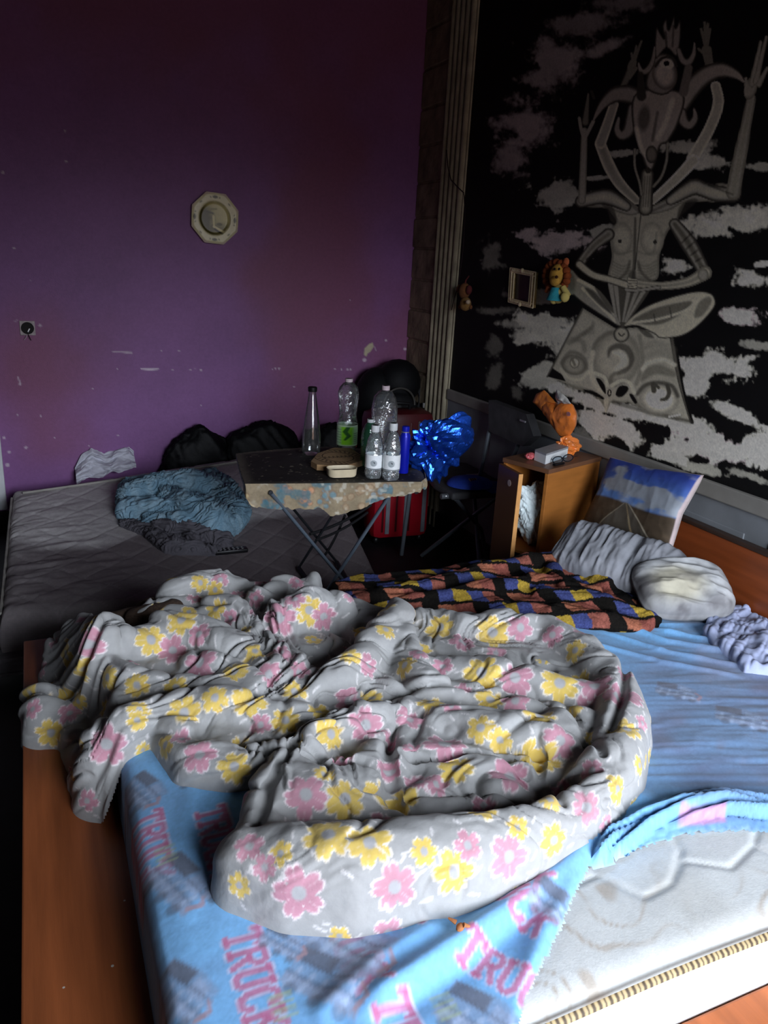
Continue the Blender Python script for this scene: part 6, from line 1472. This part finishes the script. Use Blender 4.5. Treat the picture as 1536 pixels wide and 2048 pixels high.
# orange wrapped gift knotted in the middle
ob = aZ(1133, 908, ZN + .001); og = empty('orange_package', ob, 'orange cellophane wrapped package tied at its neck on the bedside cabinet', 'package')
m_or = mat('orange crinkled cellophane', 'e07c34', .32, 12, .2, .5, 45, .008, spec=.6); m_ord = mat('orange foil paper', 'e38338', .35, 12, .2, .4, 60, .005, spec=.6)
foil('wrapped_foot', ob + (.004, 0, .032), (.046, .034, .036), m_or, '', '', 12, .35, 5, 4, 0, og)
knot = ob + (-.005, 0, .062)
def sheet_fan(name, pts_px, X, m, th=.020, seed=0):
    P = np.array([aX(x, y, X) for x, y in pts_px]); c = P.mean(0); n = len(P); rows = []
    rng = [0, .35, .7, .92, 1.0]; V = []
    D = np.linspace(0, 1, 9); m_ = 48
    L = np.r_[0, np.cumsum(np.linalg.norm(np.diff(np.vstack([P, P[:1]]), axis=0), axis=1))]; s = np.linspace(0, L[-1], m_, endpoint=False)
    PP = np.vstack([P, P[:1]]); E = np.stack([np.interp(s, L, PP[:, k]) for k in range(3)], -1)
    out = []
    for sg in (1, -1):
        for d in D[:-1]:
            q = c + (E - c) * (1 - d); t = th * np.sqrt(1 - (1 - d) ** 2)
            q = q.copy(); q[:, 0] -= sg * t; q += .012 * (vnoise(q[:, 1] * 45 + seed, q[:, 2] * 45, seed)[:, None] - .5) * d ** .3; out.append(q)
        out.append(np.array([c - (sg * th, 0, 0)]))
    V = np.concatenate(out); k = len(D) - 1; N = k * m_ + 1; F = []
    for g in (0, 1):
        o = g * N
        for i in range(k - 1):
            for j in range(m_):
                f = (o + i * m_ + j, o + i * m_ + (j + 1) % m_, o + (i + 1) * m_ + (j + 1) % m_, o + (i + 1) * m_ + j); F.append(f if g == 0 else f[::-1])
        for j in range(m_):
            f = (o + (k - 1) * m_ + j, o + (k - 1) * m_ + (j + 1) % m_, o + k * m_); F.append(f if g == 0 else f[::-1])
    return MB().add(V, F).build(name, m, og, smooth=True)
XO = ob[0]
sheet_fan('wrapped_body', [(1125, 876), (1108, 852), (1096, 835), (1086, 820), (1084, 808), (1096, 798), (1112, 806), (1122, 815), (1130, 800), (1144, 808), (1152, 830), (1150, 855), (1140, 872)], XO, m_or, .035, 3)
sheet_fan('wrapper_flap', [(1088, 826), (1074, 812), (1065, 804), (1072, 788), (1088, 780), (1106, 798), (1112, 806), (1096, 810)], XO - .012, m_ord, .012, 8)
sheet_fan('clear_tip', [(1116, 808), (1110, 795), (1113, 778), (1126, 788), (1136, 798), (1142, 808)], XO - .015, mat('pale crinkled cellophane', 'c9c5bd', .3, 40, .3, .4, 50), .010, 5)
kt = aX(1128, 878, XO); MB().lathe([(.014, -.012), (.008, -.004), (.008, .004), (.016, .012)], kt, 14).build('tied_neck', mat('gathered cellophane', 'b08a5c', .3, 60, .3), og)
lb = aX(1137, 828, XO - .034); MB().lathe([(.011, 0), (.011, .001), (.0005, .0012)], lb, 16, tilt=np.array([[0, 0, -1.0], [1.3, 0, 0], [0, .8, 0]])).build('sticker', mat('pink printed sticker', 'd08a86', .4, 200, .5), og, smooth=False)

# ------------------------------------------------------------------ things hung on the walls
pcx = aY(428, 437, 4.4)
pl8 = empty('wall_plate', pcx, 'octagonal cream plate with a printed landscape hung on the purple wall', 'plate')
def plate():
    rad = aY(475, 440, 4.4)[0] - aY(380, 440, 4.4)[0]; rad = rad / 2
    n, m_ = 96, 40; V = []; rr = np.linspace(0, 1, m_)
    T = np.linspace(0, 2 * math.pi, n, endpoint=False); ROT = math.radians(22.5 - 3)
    octr = np.cos(math.pi / 8) / np.cos(((T - ROT + math.pi / 8 + math.pi / 8) % (math.pi / 4)) - math.pi / 8) * 1.055
    for r in rr:
        k = octr if r > .7 else 1.0
        kk = 1 + (octr - 1) * sst(.66, .9, np.array(r))
        x = rad * r * kk * np.cos(T); z = rad * r * kk * np.sin(T) * 1.03
        y = -.006 - .018 * sst(.55, .68, np.array(r)) - .006 * sst(.9, 1.0, np.array(r))
        V.append(np.stack([x, np.full(n, float(y)), z], -1))
    V = np.concatenate(V); loc = V[:, [0, 2]] / rad
    P = Paint(loc, 'c3bd98'); r = np.hypot(*loc.T); x, z = loc.T
    c = r < .64
    P.C[c] = np.array(lin('9c9460')) + (np.array(lin('b5ae7c')) - np.array(lin('9c9460'))) * sst(-.1, .5, x + .4 * z)[c][:, None]
    d = (sst(.15, -.25, x + .25 * (fbm(loc[:, 0] * 6, loc[:, 1] * 6, 4) - .5)) * sst(.5, .15, z + .3 * x) * c)[:, None]; P.C = P.C * (1 - d * .9) + np.array(lin('35310f')) * d * .9
    d = (sst(-.05, -.4, z) * c * (fbm(loc[:, 0] * 5 + 3, loc[:, 1] * 5, 5) > .42))[:, None]; P.C = P.C * (1 - d * .7) + np.array(lin('45401a')) * d * .7
    P.stroke([(-.03, .08), (-.01, -.3)], [.05, .04], 'b9b07c', soft=.02); P.stroke([(-.02, -.32), (.38, -.52)], .05, 'c5bb8d', soft=.02); P.stroke([(.02, -.42), (.3, -.58)], .04, '241f08', soft=.03)
    P.stroke([(-.25, .35), (.1, .38)], .03, '77703c', soft=.03); P.stroke([(-.3, .25), (-.05, .2)], .03, '3d3812', soft=.03)
    P.ell((.22, -.22), .12, .06, '57532c', soft=.4)
    for k in range(90): 
        t = k / 90 * 6.283; P.ell((.655 * math.cos(t), .655 * math.sin(t)), .02, .02, '8d875d', soft=.5, op=.6)
    for k in range(8):
        t = k * math.pi / 4 + math.radians(-2); big = k % 2 == 0
        cx, cy = .84 * math.cos(t), .84 * math.sin(t); P.ell((cx, cy), .11 if big else .07, .06 if big else .035, '2e2f14' if big else '6c6a45', rot=t + math.pi / 2, soft=.4, op=.9)
        if big:
            for s in (-.22, .22): P.ell((.84 * math.cos(t + s), .84 * math.sin(t + s)), .04, .025, '6c6a45', rot=t, soft=.4)
    P.C = np.where((r > .985)[:, None], np.array(lin('b7a79a')), P.C); P.C = np.minimum(P.C * 1.55, .85)
    i = np.arange(m_ - 1)[:, None] * n + np.arange(n)[None, :]; j = np.arange(m_ - 1)[:, None] * n + (np.arange(n) + 1)[None, :] % n
    F = np.stack([i, i + n, j + n, j], -1).reshape(-1, 4)
    N = len(V); Vb = V.copy(); Vb[:, 1] = np.minimum(V[:, 1] + .004, -.001)
    Vw = np.concatenate([V, Vb]); ring = np.arange((m_ - 1) * n, m_ * n)
    F3 = np.stack([ring, np.roll(ring, -1), np.roll(ring, -1) + N, ring + N], -1)
    rt = Rx(0); Vw = Vw + pcx
    o = mesh('plate_body', Vw, np.concatenate([F, F[:, ::-1] + N, F3]), mat('glazed earthenware', attr=True, rough=.3, nscale=60, namt=.04, spec=.5), pl8, True, np.concatenate([P.C, P.C]))
plate()
sc = aY(55, 656, 4.4)
so = empty('wall_socket', sc, 'open round electric socket hole in a white square on the purple wall', 'socket')
w = .036
MB().box(sc + (-w, -.008, -w), sc + (w, 0, w), .003).build('face_plate', mat('chipped white plate', 'b0a4a4', .6, 60, .2), so, smooth=False)
MB().lathe([(.0005, .0012), (.0285, .0012), (.030, .003), (.030, -.001)], sc + (0, -.009, 0), 28, tilt=Rx(math.pi / 2)).build('socket_hole', mat('dark socket recess', '0d0907', .7), so, smooth=False)
MB().box(sc + (.002, -.016, -.020), sc + (.008, -.008, .0), .001, Ry(.5)).build('contact', mat('bright rivet'), so, smooth=False)
MB().tube([sc + (-.004, -.012, -.03), sc + (-.010, -.02, -.045), sc + (-.020, -.012, -.058)], .0018, 6).build('wire', mat('white wire', 'c9b9c0', .5), so)
MB().tube([sc + (0, -.012, -.03), sc + (.006, -.02, -.045), sc + (.012, -.012, -.06)], .002, 6).build('wire', mat('dark wire', '1d0c14', .5), so)

FX = R_['x1'] - .004
def wallp(x, y, off=0.0): return aX(x, y, FX - off)
fc = [wallp(1026, 536), wallp(1077, 545), wallp(1071, 616), wallp(1022, 604)]
fcn = sum(fc) / 4
pf = empty('picture_frame', fcn, 'ornate brass picture frame holding a dark picture hung on the mural', 'picture frame')
def qpt(a, b): return (fc[0] * (1 - a) + fc[1] * a) * (1 - b) + (fc[3] * (1 - a) + fc[2] * a) * b
m_br = mat('antique brass', '8d7648', .4, 60, .4, .5, 90, metal=.35)
for a0, a1, b0, b1 in ((0, 1, 0, .11), (0, 1, .89, 1), (0, .17, .09, .91), (.83, 1, .09, .91)):
    q = np.array([qpt(a0, b0), qpt(a1, b0), qpt(a1, b1), qpt(a0, b1)]); V = np.concatenate([q - (.016, 0, 0), q])
    MB().add(V, [(0, 1, 2, 3), (7, 6, 5, 4), (0, 4, 5, 1), (1, 5, 6, 2), (2, 6, 7, 3), (3, 7, 4, 0)]).build('frame_rail', m_br, pf, smooth=False)
bd = MB()
for k in range(14):
    for b in (.055, .945): bd.ball(qpt(.1 + .8 * k / 13, b) - (.017, 0, 0), (.005, .007, .006), 8)
for k in range(18):
    for a in (.085, .915): bd.ball(qpt(a, .1 + .8 * k / 17) - (.017, 0, 0), (.005, .006, .006), 8)
for b in (0, .11, .89, 1): bd.tube([qpt(0.0, b) - (.015, 0, 0), qpt(1.0, b) - (.015, 0, 0)], .0035, 6)
for a in (0, .17, .83, 1): bd.tube([qpt(a, 0.0) - (.015, 0, 0), qpt(a, 1.0) - (.015, 0, 0)], .0035, 6)
for b in (.02, .98): bd.ball(qpt(.5, b) - (.018, 0, 0), (.008, .012, .012), 10)
bd.build('ornament', mat('bright brass', 'e8d7ae', .3, metal=.3), pf)
q = np.array([qpt(.15, .1), qpt(.85, .1), qpt(.85, .9), qpt(.15, .9)]); V = np.concatenate([q - (.006, 0, 0), q]); MB().add(V, [(0, 1, 2, 3), (7, 6, 5, 4), (0, 4, 5, 1), (1, 5, 6, 2), (2, 6, 7, 3), (3, 7, 4, 0)]).build('picture', mat('dark picture', '1d0c0a', .35, 8, .5), pf, smooth=False)

# plush lion on the mural
def toy(name, c, label): return empty(name, c, label, 'soft toy')
lc_ = wallp(1114, 552, .05); s = dep(lc_) / FPX
lt = toy('plush_lion', lc_, 'yellow plush lion with orange mane and turquoise skirt hung on the mural')
def at(dx, dy, off=.05): return wallp(1114 + dx, 552 + dy, off)
m_y = mat('yellow plush', 'b98d3a', .95, 60, .15, .4, 200); m_mane = mat('orange brown mane plush', '7a3a16', .95, 50, .3, .5, 160); m_tq = mat('turquoise plush', '2f93a0', .95, 60, .15, .4, 200); m_py = mat('pale yellow plush', 'b9a860', .95); m_or2 = mat('orange plush', 'b8623a', .95)
h = MB(); h.ball(at(0, -2), (.030, .038, .046), 20, Rx(.15)); h.build('head', m_y, lt); MB().ball(at(-4, 10, .075), (.018, .030, .022), 16).build('muzzle', m_y, lt)
mb = MB()
for k in range(16):
    t = 2 * math.pi * k / 16; mb.ball(at(23 * math.cos(t) * .95 - 1, 27 * math.sin(t), .035), (.018, .017, .017), 10)
mb.build('mane', m_mane, lt)
for dx, dy in ((-14, -22), (18, -28)): MB().ball(at(dx, dy, .03), (.012, .018, .018), 10).build('ear', m_or2, lt)
for dx, dy in ((-5, -14), (4, -14)): MB().ball(at(dx, dy, .082), (.005, .006, .006), 8).build('eye', mat('black bead', '080808', .2), lt)
MB().ball(at(-1, 2, .10), (.006, .009, .007), 8).build('nose', mat('brown nose', '3a1c0c', .5), lt)
MB().ball(at(3, 36), (.026, .040, .040), 16).build('torso', m_py, lt); MB().lathe([(.030, .02), (.036, 0), (.046, -.03), (.044, -.034), (.03, -.03)], at(2, 33), 20, squash=1.0).build('skirt', m_tq, lt)
for dx, dy in ((-6, 46), (16, 42)): MB().ball(at(dx, dy, .06), (.020, .018, .022), 12).build('foot', m_py, lt)
MB().tube([at(12, 22, .06), at(22, 40, .05)], [.012, .014], 10).build('arm', m_py, lt); MB().tube([at(-16, 20, .05), at(-22, 32, .05)], [.010, .008], 10).build('arm', m_or2, lt)

# dim brown plush at the pilaster
bc_ = wallp(929, 584, .045); bt = toy('plush_bear', bc_, 'small dim brown plush animal hung beside the fluted pilaster')
def ab(dx, dy, off=.045): return wallp(929 + dx, 584 + dy, off)
m_b = mat('brown plush', '6b4325', .95, 60, .2, .4, 200); m_rd = mat('dark red plush', '5a2222', .95)
MB().ball(ab(0, -2), (.030, .034, .042), 16).build('torso', m_b, bt); MB().ball(ab(2, 24), (.030, .034, .036), 16).build('head', mat('tan plush', '7d5c30', .95, 60, .2, .4, 200), bt)
MB().ball(ab(7, 20, .075), (.012, .014, .012), 10).build('muzzle', mat('pale plush', 'b09a80', .95), bt); MB().ball(ab(3, 19, .078), (.004, .005, .005), 8).build('eye', mat('black bead'), bt)
for dx, dy in ((-10, -6), (9, -4)): MB().ball(ab(dx, dy), (.016, .018, .024), 10).build('arm', m_rd if dx > 0 else m_b, bt)
for dx, dy in ((-9, 30), (12, 30)): MB().ball(ab(dx, dy, .03), (.010, .012, .012), 8).build('ear', m_b, bt)
tp = np.array([ab(0, -10), ab(3, -24), ab(9, -32, .02)]); MB().tube(tp, [.006, .004, .003], 8).build('loop', m_rd, bt)
# loose wire down the pilaster
wp = [aX(x, y, R_['x1'] - .038) for x, y in ((893, 300), (896, 335), (902, 360), (915, 374), (928, 386), (930, 430), (926, 500), (916, 575), (908, 596), (903, 620))]
wp = np.array(wp); t = np.linspace(0, len(wp) - 1, 60); W = np.stack([np.interp(t, np.arange(len(wp)), wp[:, k]) for k in range(3)], -1)
tag(MB().tube(W, .003, 6).build('loose_cable', mat('dark wire')), 'thin dark cable hanging loose across the fluted pilaster', 'cable')
